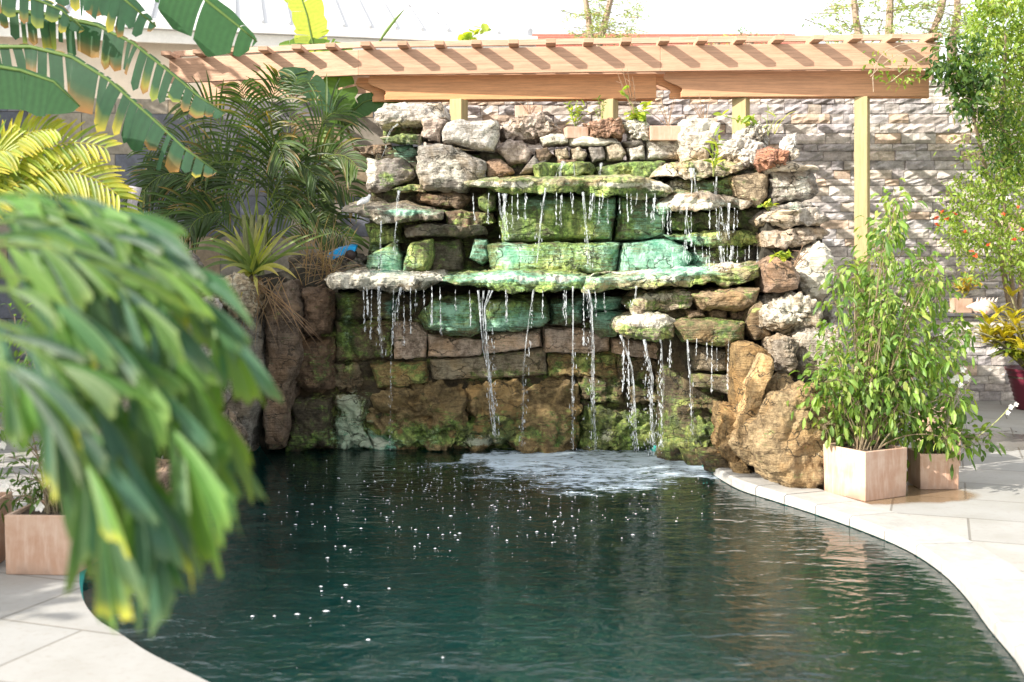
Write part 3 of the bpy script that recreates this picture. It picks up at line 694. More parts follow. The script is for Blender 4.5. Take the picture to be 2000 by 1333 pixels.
W('ledge',[(1160,325),(1215,315),(1300,316),(1296,335),(1270,350),(1165,349)],10.05,.9,MOSSY,(.6,.1,.1),strata=.01,amp=.012)
W('ledge',[(1268,350),(1288,326),(1350,315),(1395,311),(1464,318),(1468,333),(1425,343),(1380,348),(1344,352),(1300,347)],9.8,.9,CREAM,(.42,0,.25),strata=.02,slope=.08,amp=.015)
W('ledge',[(903,356),(958,351),(1068,350),(1225,348),(1271,354),(1306,365),(1322,377),(1305,388),(1248,392),(1197,386),(1121,379),(995,383),(967,378),(935,370),(908,363)],9.62,1.1,(.46,.42,.26),(.48,0,.12),strata=.02,slope=.09,amp=.014,sub=7,freq=4)
# moss panels
W('panel_rock',[(978,400),(1000,380),(1206,382),(1204,425),(1198,472),(980,474),(972,430)],9.84,.8,MOSSY,(.62,.12,0),strata=.016,amp=.016,sub=7)
W('panel_rock',[(1206,382),(1276,382),(1306,420),(1298,462),(1250,470),(1202,473)],9.86,.8,MOSSY,(.55,.1,0),strata=.012,amp=.016)
W('panel_rock',[(948,476),(1080,474),(1214,474),(1210,500),(1203,538),(960,540)],9.74,.8,MOSSY,(.50,.15,0),strata=.010,amp=.016,sub=7)
W('panel_rock',[(1217,476),(1300,466),(1340,480),(1358,505),(1340,534),(1206,536)],9.72,.8,(.3,.38,.26),(.30,.15,0),strata=.008,amp=.014)
W('panel_rock',[(1346,484),(1400,480),(1488,484),(1490,524),(1350,530)],9.85,.6,DARK,(.35,0,0),strata=.01,amp=.015)
W(T,[(1304,352),(1436,344),(1450,382),(1310,388)],9.9,.6,MOSSY,(.45,.25,0),strata=.012)
W(T,[(1424,346),(1465,337),(1504,336),(1501,385),(1482,406),(1432,386)],9.75,.6,(.50,.40,.27),(.12,0,.28),amp=.02)
W('ledge',[(1279,405),(1320,381),(1380,380),(1467,395),(1473,405),(1395,412),(1338,412),(1290,418)],9.62,.9,(.45,.38,.30),(.1,.1,.2),strata=.025,slope=.09,amp=.018)
W('ledge',[(1300,422),(1340,412),(1482,410),(1492,428),(1482,446),(1400,450),(1310,450)],9.85,.8,MOSSY,(.42,.05,0),strata=.022)
W('ledge',[(1294,462),(1350,457),(1474,456),(1490,468),(1495,478),(1440,487),(1350,481),(1303,468)],9.7,.9,MOSSY,(.5,.1,.1),strata=.022,slope=.05)
# right column of strata
W('ledge',[(1489,427),(1515,413),(1590,409),(1607,420),(1622,432),(1596,439),(1515,442),(1493,436)],9.35,.9,(.56,.50,.43),(0,0,.3),strata=.035,amp=.015)
W('ledge',[(1491,456),(1540,444),(1610,440),(1624,455),(1592,471),(1540,485),(1495,481)],9.4,.9,(.50,.42,.34),(0,0,.15),strata=.035,amp=.015)
W(T,[(1504,335),(1570,325),(1597,345),(1602,380),(1570,397),(1508,402)],9.65,.8,GREY,(.0,.10,.25),strata=.035,amp=.02)
W('ledge',[(1506,400),(1560,396),(1604,398),(1602,412),(1512,414)],9.6,.7,GREY,(0,.2,.3),strata=.02,amp=.012)
W(T,[(1558,490),(1600,468),(1626,500),(1634,560),(1612,595),(1574,588),(1552,540)],9.25,.9,WHITE,(0,0,.4),strata=.012,amp=.03)
W(T,[(1492,516),(1520,500),(1548,512),(1567,545),(1562,566),(1525,574),(1495,573)],9.05,.6,(.36,.25,.18),(0,0,.05),strata=.012,amp=.015)
W(T,[(1600,490),(1640,520),(1650,600),(1620,640),(1590,600)],9.5,.6,WHITE,(0,0,.3),amp=.03)
# the big ledge
W('ledge',[(628,550),(650,536),(720,531),(862,538),(874,549),(845,561),(800,571),(760,567),(700,566),(640,563)],9.42,1.2,(.42,.40,.34),(.10,0,.42),strata=.008,slope=.055,amp=.02,sub=7,freq=7)
W('ledge',[(860,549),(892,539),(1020,533),(1116,535),(1150,542),(1142,565),(1084,573),(1026,570),(972,576),(924,565),(880,561)],9.36,1.2,(.40,.42,.22),(.48,.1,.1),strata=.018,slope=.055,amp=.02,sub=7)
W('ledge',[(1133,563),(1148,548),(1276,534),(1356,529),(1436,524),(1496,519),(1496,542),(1436,557),(1340,562),(1276,565),(1212,570),(1148,570)],9.22,1.2,(.44,.42,.26),(.42,.05,.15),strata=.03,slope=.05,amp=.016,sub=7)
W('ledge',[(1140,545),(1180,532),(1260,527),(1320,530),(1290,540),(1200,546)],9.5,.8,CREAM,(.45,0,.35),strata=.015,amp=.012)
# below the big ledge
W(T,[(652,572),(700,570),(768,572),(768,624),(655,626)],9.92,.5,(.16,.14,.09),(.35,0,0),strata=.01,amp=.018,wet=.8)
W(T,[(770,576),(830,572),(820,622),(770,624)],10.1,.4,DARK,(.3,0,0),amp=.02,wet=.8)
W(T,[(815,620),(843,585),(924,578),(939,592),(940,650),(917,662),(870,654),(830,644)],9.66,.7,MOSSY,(.62,.12,0),amp=.022,strata=.006)
W(T,[(942,602),(950,585),(1059,578),(1074,595),(1074,626),(1062,640),(1005,650),(965,647),(942,650)],9.7,.7,MOSSY,(.55,.12,0),amp=.022,strata=.006)
W(T,[(1072,585),(1142,580),(1142,632),(1116,642),(1074,638)],9.85,.6,MOSSY,(.35,.15,0),amp=.025,wet=.5)
W(T,[(1150,582),(1217,582),(1213,605),(1160,609)],9.8,.5,MOSSY,(.35,.2,0),amp=.015)
W(T,[(1156,612),(1218,611),(1204,656),(1172,661),(1153,642)],9.75,.5,MOSSY,(.35,.2,0),amp=.015)
W('ledge',[(1222,598),(1260,574),(1340,564),(1362,575),(1347,602),(1280,610),(1234,613)],9.25,.9,CREAM,(.45,0,.2),strata=.015,slope=.04,amp=.018)
W(T,[(1346,572),(1440,561),(1486,565),(1479,592),(1450,607),(1370,606)],9.1,.8,(.34,.25,.15),(.28,0,.0),amp=.025)
W(T,[(1198,645),(1212,625),(1244,612),(1300,614),(1319,628),(1319,660),(1276,669),(1226,661)],9.1,.8,CREAM,(.55,0,.25),amp=.025,freq=8)
W(T,[(1316,632),(1334,623),(1400,625),(1457,628),(1457,666),(1415,681),(1340,669)],9.0,.8,(.34,.26,.14),(.48,0,.05),amp=.022)
for q in ([(1340,606),(1372,603),(1380,622),(1345,622)],[(1384,604),(1422,606),(1420,624),(1386,622)],[(1424,607),(1460,604),(1456,626),(1426,625)]):
    W(T,q,9.3,.4,BROWN,(.15,0,.1),amp=.012,sub=5)
# right pillar
W(T,[(1462,600),(1487,585),(1495,640),(1510,662),(1470,668),(1455,640)],9.05,.6,(.24,.18,.11),(.15,0,0),amp=.02)
W(T,[(1486,610),(1515,582),(1560,573),(1604,597),(1605,637),(1567,654),(1527,656),(1493,638)],8.85,.8,(.42,.38,.32),(0,0,.35),amp=.05,freq=7)
W(T,[(1510,666),(1535,656),(1556,673),(1549,728),(1517,725)],8.65,.6,(.38,.33,.27),(0,0,.3),amp=.03,freq=9)
W(T,[(1548,655),(1575,640),(1640,636),(1655,690),(1620,730),(1560,745),(1550,720)],8.75,.8,(.50,.46,.40),(0,0,.25),amp=.04)
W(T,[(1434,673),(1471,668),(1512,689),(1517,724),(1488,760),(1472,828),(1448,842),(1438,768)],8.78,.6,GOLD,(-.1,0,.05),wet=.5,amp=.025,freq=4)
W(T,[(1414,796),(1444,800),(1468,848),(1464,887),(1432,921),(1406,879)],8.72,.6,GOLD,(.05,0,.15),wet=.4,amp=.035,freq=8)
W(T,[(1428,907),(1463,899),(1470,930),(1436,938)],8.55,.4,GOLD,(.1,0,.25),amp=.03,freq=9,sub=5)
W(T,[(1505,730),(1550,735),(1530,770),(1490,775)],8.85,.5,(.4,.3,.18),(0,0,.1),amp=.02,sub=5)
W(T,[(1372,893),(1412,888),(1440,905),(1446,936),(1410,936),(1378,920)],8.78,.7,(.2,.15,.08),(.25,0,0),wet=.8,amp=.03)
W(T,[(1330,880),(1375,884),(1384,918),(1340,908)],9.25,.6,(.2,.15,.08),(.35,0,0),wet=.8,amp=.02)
# blocks of the lower wall
def blk(pts,bs,st=(0,0,0),am=.008,dd=0,sub=6,**k):
    cx=sum(p[0] for p in pts)/len(pts); k['wet']=0 if bs is PINK else .7 if dd>-.04 else .45; st=st if bs is PINK else (st[0]+random.uniform(-.05,.2),st[1],st[2]); bs=bs if bs is PINK else mixc(bs,(.30,.27,.16),.35); W('wall_block',pts,dl(cx)+dd,.45,bs,st,amp=am*2.2,p=7,sub=sub,**k)  # darkening covers both wetness and the lower wall's shade; pink blocks stay bright
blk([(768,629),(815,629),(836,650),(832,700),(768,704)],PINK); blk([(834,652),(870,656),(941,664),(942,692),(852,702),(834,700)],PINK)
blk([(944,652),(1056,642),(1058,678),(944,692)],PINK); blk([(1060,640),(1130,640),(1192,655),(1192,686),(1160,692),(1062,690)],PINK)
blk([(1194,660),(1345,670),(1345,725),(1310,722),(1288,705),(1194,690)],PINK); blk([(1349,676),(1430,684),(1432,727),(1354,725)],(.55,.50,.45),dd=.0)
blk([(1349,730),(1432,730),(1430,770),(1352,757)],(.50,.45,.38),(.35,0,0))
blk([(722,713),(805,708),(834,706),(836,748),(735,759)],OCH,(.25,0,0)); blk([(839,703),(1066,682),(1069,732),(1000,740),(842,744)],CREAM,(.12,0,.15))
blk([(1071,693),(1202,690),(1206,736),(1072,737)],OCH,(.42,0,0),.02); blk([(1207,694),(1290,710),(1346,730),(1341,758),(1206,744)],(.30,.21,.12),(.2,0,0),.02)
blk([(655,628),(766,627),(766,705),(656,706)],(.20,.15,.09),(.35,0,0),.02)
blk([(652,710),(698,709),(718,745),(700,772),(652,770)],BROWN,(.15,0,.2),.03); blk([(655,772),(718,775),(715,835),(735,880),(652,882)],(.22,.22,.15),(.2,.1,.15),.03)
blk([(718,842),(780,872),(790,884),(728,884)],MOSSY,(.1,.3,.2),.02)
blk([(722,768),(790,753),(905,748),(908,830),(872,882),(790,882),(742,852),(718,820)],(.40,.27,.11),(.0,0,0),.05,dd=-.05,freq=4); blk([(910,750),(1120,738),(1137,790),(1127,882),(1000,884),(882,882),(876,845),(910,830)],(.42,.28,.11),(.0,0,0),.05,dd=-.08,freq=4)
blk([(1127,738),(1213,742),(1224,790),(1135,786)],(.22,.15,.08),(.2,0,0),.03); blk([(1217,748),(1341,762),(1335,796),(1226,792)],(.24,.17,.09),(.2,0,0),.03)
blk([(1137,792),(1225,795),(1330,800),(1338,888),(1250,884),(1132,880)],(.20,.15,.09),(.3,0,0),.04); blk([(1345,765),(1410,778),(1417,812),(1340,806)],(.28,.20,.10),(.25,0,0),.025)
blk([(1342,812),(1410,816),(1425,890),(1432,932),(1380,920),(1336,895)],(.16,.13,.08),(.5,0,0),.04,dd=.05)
# left flank
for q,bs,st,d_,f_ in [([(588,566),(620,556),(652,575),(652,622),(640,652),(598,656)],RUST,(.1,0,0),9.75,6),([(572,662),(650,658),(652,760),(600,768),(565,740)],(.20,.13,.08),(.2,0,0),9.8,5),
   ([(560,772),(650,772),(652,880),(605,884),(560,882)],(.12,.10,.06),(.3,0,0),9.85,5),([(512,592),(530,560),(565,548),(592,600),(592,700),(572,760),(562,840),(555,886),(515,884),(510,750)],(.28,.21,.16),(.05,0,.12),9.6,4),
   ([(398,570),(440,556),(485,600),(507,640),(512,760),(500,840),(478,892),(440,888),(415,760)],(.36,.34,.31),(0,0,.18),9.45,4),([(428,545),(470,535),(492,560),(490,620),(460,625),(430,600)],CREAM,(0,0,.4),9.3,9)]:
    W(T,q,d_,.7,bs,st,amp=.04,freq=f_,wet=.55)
W(T,[(640,515),(690,505),(716,520),(716,545),(650,545)],10.0,.5,GREY,(.25,0,.25),amp=.03)
W(T,[(560,500),(640,490),(720,500),(700,560),(640,556),(560,560)],10.4,.6,DARK,(.1,0,0),amp=.04)
core([(400,560),(600,520),(660,520),(660,960),(480,960),(430,760)],10.15,11.4)

# loose stones on the crest, boulders and rocks standing by themselves
def loose(name,label,cat,pts,d,th,bs,st=(0,0,0),grp=None,**k):
    o=rock(name,pts,d,th,bs,st,**k); tag(o,label,cat,grp); return o
g='pale stones set along the waterfall crest'
loose('crest_stone','flat topped white coral stone at the left end of the waterfall crest, above the spout','stone',[(727,222),(747,201),(866,199),(878,232),(850,240),(822,248),(780,246),(745,252),(731,240)],10.3,.6,WHITE,(0,0,.35),g,amp=.03)
loose('crest_stone','blocky pinkish white stone leaning between the left coral stone and the smooth wedge','stone',[(826,237),(850,226),(876,233),(868,255),(858,279),(826,268)],10.2,.45,PINKW,(-.2,0,.3),g,amp=.03)
loose('crest_stone','smooth white wedge shaped stone slab left of centre on the crest','stone',[(862,255),(873,239),(897,231),(975,237),(976,262),(965,297),(920,288),(864,276)],10.05,.55,(.72,.69,.64),(-.3,0,.3),g,amp=.018)
loose('crest_stone','wide rough pink rock beside the smooth white wedge on the crest','stone',[(974,240),(1010,227),(1060,220),(1085,240),(1102,262),(1060,274),(978,272)],10.25,.6,PINKW,(-.3,0,.15),g,amp=.05,freq=9)
loose('crest_stone','reddish brown honeycombed rock between the small planters on the crest','stone',[(1146,241),(1182,231),(1215,230),(1222,255),(1218,270),(1149,270)],10.15,.4,(.46,.27,.18),(-.3,0,.05),g,amp=.04,freq=12)
loose('crest_stone','small jagged white coral lump left of the terracotta crest planter','stone',[(1224,246),(1245,232),(1272,241),(1271,274),(1230,274)],10.15,.35,(.74,.71,.66),(-.3,0,.3),g,amp=.05,freq=12)
loose('crest_stone','tall cream upright stone right of the terracotta crest planter','stone',[(1331,236),(1347,227),(1407,240),(1405,276),(1389,294),(1380,317),(1335,314),(1326,276)],9.95,.5,(.72,.66,.57),(-.3,0,.3),g,amp=.03)
loose('crest_stone','low rough white rock right of the tall cream stone','stone',[(1400,280),(1440,262),(1480,270),(1496,290),(1490,322),(1440,322),(1400,312)],9.85,.5,(.74,.70,.64),(-.3,0,.3),g,amp=.05,freq=9)
loose('crest_stone','small spiky white coral piece behind the right end of the crest','stone',[(1456,250),(1480,238),(1503,252),(1500,284),(1460,280)],10.1,.35,(.74,.71,.66),(-.3,0,.3),g,amp=.05,freq=14)
loose('crest_stone','rounded red brown rock at the right end of the crest','stone',[(1484,302),(1512,287),(1543,294),(1537,322),(1500,329),(1486,316)],9.5,.4,(.50,.26,.18),(-.3,0,.1),g,amp=.04,freq=10)
loose('crest_stone','upright thin white shell shaped stone at the far right end of the crest','stone',[(1536,268),(1556,258),(1562,300),(1545,316),(1532,300)],9.6,.25,(.74,.71,.66),(-.3,0,.3),g,amp=.03,freq=10)
loose('crest_stone','flat white slab sloping down to the right behind the red brown rock','stone',[(1494,318),(1545,312),(1600,326),(1604,336),(1560,338),(1500,334)],9.6,.5,(.66,.62,.56),(-.3,.05,.3),g,amp=.02,strata=.02)
loose('coral_lump','white coral lump resting on the right end of the big middle ledge','coral',[(1385,528),(1412,514),(1430,512),(1460,524),(1450,534),(1395,536)],9.3,.25,(.76,.73,.68),(-.3,0,.4),None,amp=.04,freq=14)
loose('boulder','large golden pitted boulder at the pool edge beside the planter','boulder',[(1466,835),(1519,768),(1567,750),(1625,770),(1642,860),(1630,915),(1602,948),(1555,958),(1490,935),(1460,885)],7.98,1.0,(.46,.34,.19),(0,0,.27),None,amp=.07,freq=3.2,sub=7,wet=.3)  # lime value paints whitish patches as bright highlights on the boulder
loose('rock_spire','thin sunlit tan rock leaning against the pillar left of the boulder','rock',[(1494,692),(1512,700),(1515,726),(1492,762),(1486,800),(1470,836),(1446,842),(1450,816),(1466,780),(1462,755)],8.42,.35,(.60,.44,.24),(-.2,0,.1),None,amp=.02,freq=5)
# rocks half hidden behind the big leaves at the left
g2='rocks on the shaded left bank'
for i,(q,d_,bs,lab) in enumerate([([(300,600),(400,590),(430,680),(425,800),(330,820),(290,720)],8.7,(.50,.46,.42),'pale upright rock behind the leaves, next to the tall grey slab'),
   ([(180,700),(290,680),(310,820),(270,930),(190,900)],8.2,(.44,.40,.36),'grey rock on the left bank behind the big leaf, second from the planter'),
   ([(320,825),(430,810),(460,890),(400,960),(320,950)],8.5,(.30,.25,.2),'low brown rock by the water behind the leaf tips'),
   ([(190,910),(320,930),(300,1050),(210,1090),(150,1000)],7.0,(.34,.24,.17),'rusty brown rock at the waterline beside the left planter'),
   ([(220,440),(300,560),(400,560),(400,600),(280,620),(180,600)],9.3,(.35,.3,.27),'long dark rock under the palm crown on the left bank')]):
    loose('bank_rock',lab,'rock',q,d_,.9,bs,(.05,0,.2),g2,amp=.06,freq=4)

# small white ornament and blue float on the ledges
o_=empty('bird_ornament',P(712,412,9.8)); tag(o_,'small white bird figurine standing on the upper left ledge','ornament')
def uv(c,r,seg=12,rg=8): 
    vs=[];fs=[]
    for j in range(rg+1):
        a=math.pi*j/rg
        for i in range(seg):
            b_=2*math.pi*i/seg; vs.append(Vector(c)+Vector((r[0]*math.sin(a)*math.cos(b_),r[1]*math.sin(a)*math.sin(b_),r[2]*math.cos(a))))
    for j in range(rg):
        for i in range(seg): fs.append((j*seg+i,(j+1)*seg+i,(j+1)*seg+(i+1)%seg,j*seg+(i+1)%seg))
    return vs,fs
WH=(.75,.75,.78); b0=P(710,396,9.8); mb=MB()
mb.tube([b0+Vector(v) for v in ((-.055,.01,-.02),(-.03,0,.0),(.0,-.005,.012),(.03,0,.025),(.045,0,.045),(.052,0,.06),(.062,0,.058))],[.004,.02,.028,.024,.014,.013,.004],10,WH); mb.build('body',M['plain'],o_,True)
for s_ in (-1,1):
    mb=MB(); mb.ribbon([b0+Vector((.03,s_*.02,.02)),b0+Vector((.0,s_*.03,.028)),b0+Vector((-.05,s_*.035,.0))],[.008,.016,.002],Vector((.2,0,1)),WH); mb.build('wing',M['plain'],o_)
    mb=MB(); mb.tube([b0+Vector((.0,s_*.01,-.015)),b0+Vector((.0,s_*.01,-.055))],.003,5,(.5,.4,.3)); mb.build('leg',M['plain'],o_)
bf=empty('plastic_cover',P(672,495,10)); tag(bf,'bright blue plastic cover of a pond lamp tucked beside the left ledge','lamp cover')
c0=P(672,492,10.0); mb=MB(); prof=[(-.14,-.055),(-.13,-.02),(-.06,.02),(.06,.045),(.11,.04),(.10,.0),(.0,-.03),(-.10,-.075)]
vs=[c0+Vector((x,-.05,z)) for x,z in prof]+[c0+Vector((x*.96,.10,z+.02)) for x,z in prof]; n_=len(prof)
mb.add(vs,[tuple(range(n_-1,-1,-1)),tuple(range(n_,2*n_))]+[(i,(i+1)%n_,n_+(i+1)%n_,n_+i) for i in range(n_)],(.0,.27,.62)); bevel(mb.build('shell',M['plain'],bf),.008)
mb=MB(); mb.tube([c0+Vector((.06,-.06,-.03)),c0+Vector((.06,.08,-.02))],.045,14,(.03,.02,.02)); mb.build('lamp_body',M['plain'],bf,True)

# ------------------------------------------------------------------ falling water
mb=MB(); rr=random.Random(5)
def stream(pts,d,w,dens=1.,strands=2,spray=0,d2=None):
    """pts photo points down the fall, w width in metres"""
    for s_ in range(strands+(2 if w>.018 else 1)):
        ph=rr.random()*9; off=rr.uniform(-1,1)*w*.5; line_=[];rad=[];cols=[]
        y0,y1=pts[0][1],pts[-1][1]; n_=max(6,int((y1-y0)/9)+2)
        for i in range(n_):
            t=i/(n_-1); yy=y0+(y1-y0)*t
            for (xa,ya),(xb,yb) in zip(pts,pts[1:]):
                if yy<=yb or (xb,yb)==pts[-1]:
                    xx=xa+(xb-xa)*((yy-ya)/max(yb-ya,1e-6)); break
            dd=d-.05*math.sqrt(t); q=P(xx,yy,dd); q.x+=off*(.5+t*.8)+math.sin(ph+t*7)*w*.08+rr.uniform(-1,1)*w*.08
            line_.append(q); rr_=w*.13*rr.uniform(.6,1.3)*(1.15-.55*t)/ (1 if s_==0 else 1.5)
            if rr.random()<.16+.25*t: rr_*=.22
            rad.append(max(rr_*(1+1.6*math.exp(-t*14)),.0009))
        mb.tube(line_,rad,6,(dens*(.85 if s_==0 else .5),)*3)
    L=pts[-1][1]-pts[0][1]
    for _ in range(int(spray*L/3.2)):
        t=rr.random()**.7; yy=pts[0][1]+L*t; xx=pts[0][0]+(pts[-1][0]-pts[0][0])*t+rr.gauss(0,1)*w*230*.7*(.3+t)
        q=P(xx,yy,d-.05+rr.uniform(-.06,.06)); r_=rr.uniform(.0015,.004); le=rr.uniform(1.5,6)
        mb.tube([q+Vector((0,0,r_*le)),q+Vector((0,0,r_*le*.3)),q-Vector((0,0,r_*le*.5)),q-Vector((0,0,r_*le))],[r_*.2,r_*.8,r_,r_*.2],5,(1.2,)*3)
S_=stream
S_([(776,243),(764,252),(757,268),(754,280)],10.0,.020,.9,1); S_([(754,285),(748,300),(742,312)],10.0,.015,.6,1)
S_([(778,374),(774,400),(772,424)],9.72,.035,.7,2); S_([(744,432),(742,470),(744,535)],9.62,.022,.8,2,.6); S_([(775,434),(771,470),(773,500)],9.65,.02,.8,2,.5)
S_([(1098,318),(1092,332),(1090,350)],9.9,.05,.7,3); S_([(1120,320),(1122,350)],9.9,.02,.5,1); S_([(1173,320),(1171,350)],9.9,.03,.7,2)
S_([(1352,330),(1354,350),(1356,382)],9.62,.04,1,3,.6); S_([(1400,345),(1398,386)],9.7,.025,.7,2,.4)
S_([(985,380),(984,410),(986,440),(988,470)],9.5,.05,1,3,1); S_([(974,378),(976,410),(980,430)],9.5,.02,.8,2,.5); S_([(1064,368),(1058,400),(1052,450),(1044,515)],9.46,.035,.75,3,.5)
S_([(1138,376),(1142,420),(1146,470),(1150,520)],9.46,.028,.9,2,.6); S_([(1160,378),(1159,396),(1158,410)],9.46,.02,.8,2); S_([(1114,376),(1115,395)],9.46,.012,.8,1)
S_([(1278,388),(1277,405),(1276,435)],9.5,.03,.9,2,1); S_([(1296,402),(1294,450)],9.5,.015,.6,1,.6)
S_([(1342,400),(1341,430),(1345,462)],9.5,.03,1,3,.8); S_([(1331,400),(1330,418)],9.5,.018,.9,1); S_([(1310,412),(1308,440),(1311,455)],9.5,.014,.7,1,.5)
S_([(1423,398),(1422,425),(1417,440),(1420,468)],9.5,.026,1,2,.6); S_([(1408,404),(1405,440),(1407,470)],9.5,.018,.8,1,.6)
S_([(1340,470),(1338,495),(1340,515)],9.55,.035,.8,2,1); S_([(1407,482),(1409,505),(1413,525)],9.5,.035,1,3,1); S_([(1432,482),(1430,508)],9.5,.025,.8,2,1)
S_([(740,560),(741,600),(743,650),(747,700)],9.32,.026,.75,3,.4); S_([(784,562),(776,590),(772,640)],9.32,.026,.7,2,.4)
for x in (936,946,958,964): S_([(x-2,568),(942+(x-950)*.4,600),(948+(x-950)*.3,680),(957,740),(962+(x-950)*.3,800),(966,850)],9.28,.022,.8,2,.5)
S_([(1042,566),(1035,610),(1028,660),(1022,720),(1021,790),(1019,872)],9.3,.02,.75,2,.7)
S_([(1119,560),(1119,640),(1118,720),(1119,880)],9.28,.022,.85,2,.5); S_([(1148,566),(1155,600),(1158,680),(1156,760),(1160,882)],9.26,.034,.85,3,.8); S_([(1140,562),(1150,590)],9.26,.02,.8,2)
S_([(1242,560),(1240,580),(1230,600)],9.15,.025,.8,2,.4); S_([(1212,655),(1226,690),(1236,720),(1240,790),(1243,885)],9.02,.034,.8,3,1.4); S_([(1258,664),(1266,700),(1274,740),(1272,800),(1278,888)],9.02,.034,.9,3,2.4)
S_([(1290,664),(1296,740),(1290,880)],9.05,.02,.5,1,1.6); S_([(1343,664),(1346,710),(1350,760),(1354,850)],8.92,.022,.7,2,.8); S_([(765,640),(764,760),(762,880)],9.4,.012,.35,1,.4)
for x,y0,d_ in [(812,566,9.3),(828,566,9.3),(1000,384,9.5),(1095,384,9.5),(1187,388,9.5),(1210,388,9.5),(1350,415,9.5),(1440,412,9.5),(1380,488,9.5),(1455,488,9.5),(1100,574,9.3),(990,574,9.3),(890,566,9.3),(1180,572,9.2),(1310,668,9.0),(1400,680,8.9)]:
    S_([(x,y0),(x,y0+rr.uniform(30,70))],d_,.008,.6,1,.6)
for _ in range(70):
    x,y0,d_ = random.choice([(rr.uniform(920,1300),382,9.5),(rr.uniform(1290,1470),410,9.5),(rr.uniform(1300,1480),484,9.55),(rr.uniform(700,860),566,9.32),(rr.uniform(900,1260),571,9.25),(rr.uniform(1205,1440),668,9.0),(rr.uniform(1040,1290),349,9.95)])
    S_([(x,y0-4),(x+rr.uniform(-3,3),y0+rr.uniform(12,60)*(2 if y0>560 else 1))],d_,.006,rr.uniform(.4,.9),0,1.2)
# thin sheets of water running over the ledges
tag(mb.build('falling_water', M['fall'], smooth=True),'thin white streams and drops of water falling from ledge to ledge into the pool','water',kind='stuff')

# ------------------------------------------------------------------ planters
def planter(name,label,corner,rz,w_,h_,grp=None,t=.018,open_=.0,mat='terra',depth_=None):
    """square terracotta box; corner = ground point of its centre"""
    e=empty(name,corner,rz); tag(e,label,'planter',grp); l=depth_ or w_
    mb=MB(); a,b_=w_/2,l/2; tp=.97
    O=[(-a*tp,-b_*tp,0),(a*tp,-b_*tp,0),(a*tp,b_*tp,0),(-a*tp,b_*tp,0),(-a,-b_,h_),(a,-b_,h_),(a,b_,h_),(-a,b_,h_)]
    I=[(-a+t,-b_+t,h_),(a-t,-b_+t,h_),(a-t,b_-t,h_),(-a+t,b_-t,h_),(-a+t,-b_+t,.05),(a-t,-b_+t,.05),(a-t,b_-t,.05),(-a+t,b_-t,.05)]
    mb.add(O+I,[(0,3,2,1)]+[(i,(i+1)%4,4+(i+1)%4,4+i) for i in range(4)]+[(4+i,4+(i+1)%4,8+(i+1)%4,8+i) for i in range(4)]+[(8+i,8+(i+1)%4,12+(i+1)%4,12+i) for i in range(4)]+[(12,13,14,15)],(1,1,1))
    me=mb.v; o=mb.build('box',M[mat]); o.location=corner; o.rotation_euler=(0,0,rz); o.parent=e; o.location=(0,0,0); o.rotation_euler=(0,0,0); bevel(o,.005)
    zs=h_-open_; mb=MB(); n_=9; vs=[];fs=[]
    for j in range(n_):
        for i in range(n_): vs.append((-a+t*1.02+(w_-2.04*t)*i/(n_-1),-b_+t*1.02+(l-2.04*t)*j/(n_-1),zs-.02+random.uniform(-.008,.010)))
    for j in range(n_-1):
        for i in range(n_-1): fs.append((j*n_+i,j*n_+i+1,(j+1)*n_+i+1,(j+1)*n_+i))
    mb.add(vs,fs,(.07,.05,.035)); o=mb.build('soil',M['soil']); o.parent=e
    return e
c1=G(1690,981); rz1=R(29)
def centre(corner,rz,w_): 
    return corner+Vector((math.cos(rz),math.sin(rz),0))*w_/2+Vector((-math.sin(rz),math.cos(rz),0))*w_/2
W1=.385; p1=centre(c1,rz1,W1)
planter('planter','big square terracotta planter beside the boulder, holding the drooping bush',p1,rz1,W1,.325)
c2=G(1797,957); W2=.27; p2=Vector((c2.x+W2/2,c2.y+W2/2,0))
planter('planter','smaller square terracotta planter right of the big bush planter, half empty',p2,R(0),W2,.245,open_=.06)
planter('planter','tall narrow terracotta planter behind the half empty one',G(1850,915)+Vector((0,.2,0)),R(4),.26,.42)
planter('planter','pale terracotta planter partly hidden behind the big bush and boulder',G(1660,905)+Vector((0,.2,0)),R(10),.34,.45)
pl=G(80,1126)+Vector((0,.2,0)); planter('planter','terracotta planter on the shaded deck at the left edge of the pool',pl,R(-3),.37,.30)
pl2=G(-88,1120)+Vector((0,.2,0)); planter('planter','dark planter cut by the left border of the photo',pl2,R(4),.30,.34)
for lab,x0,x1,y,h_,d_ in [('small terracotta planter among the crest stones, left of the tall cream stone',1270,1338,274,.125,10.12),('half buried clay planter below the green seedling on the crest',1104,1148,270,.10,10.2),('weathered small planter of dead twigs behind the rough pink rock',1006,1060,236,.14,10.6),('small clay planter behind the tall cream stone',1352,1402,262,.14,10.35)]:
    a=P(x0,y,d_); b_=P(x1,y,d_); planter('crest_planter',lab,Vector(((a.x+b_.x)/2,d_+.09,a.z)),R(random.uniform(-8,8)),b_.x-a.x,h_,grp='small clay planters on the crest',depth_=.16,t=.01)
for lab,x0,x1,h_ in [('low grey clay trough on the slate ledge left of the conch shell',1862,1895,.16)]:
    a=P(x0,600,13.1); b_=P(x1,600,13.1); planter('trough',lab,Vector(((a.x+b_.x)/2,13.12,.966)),0,b_.x-a.x+.02,h_,depth_=.14,t=.012)
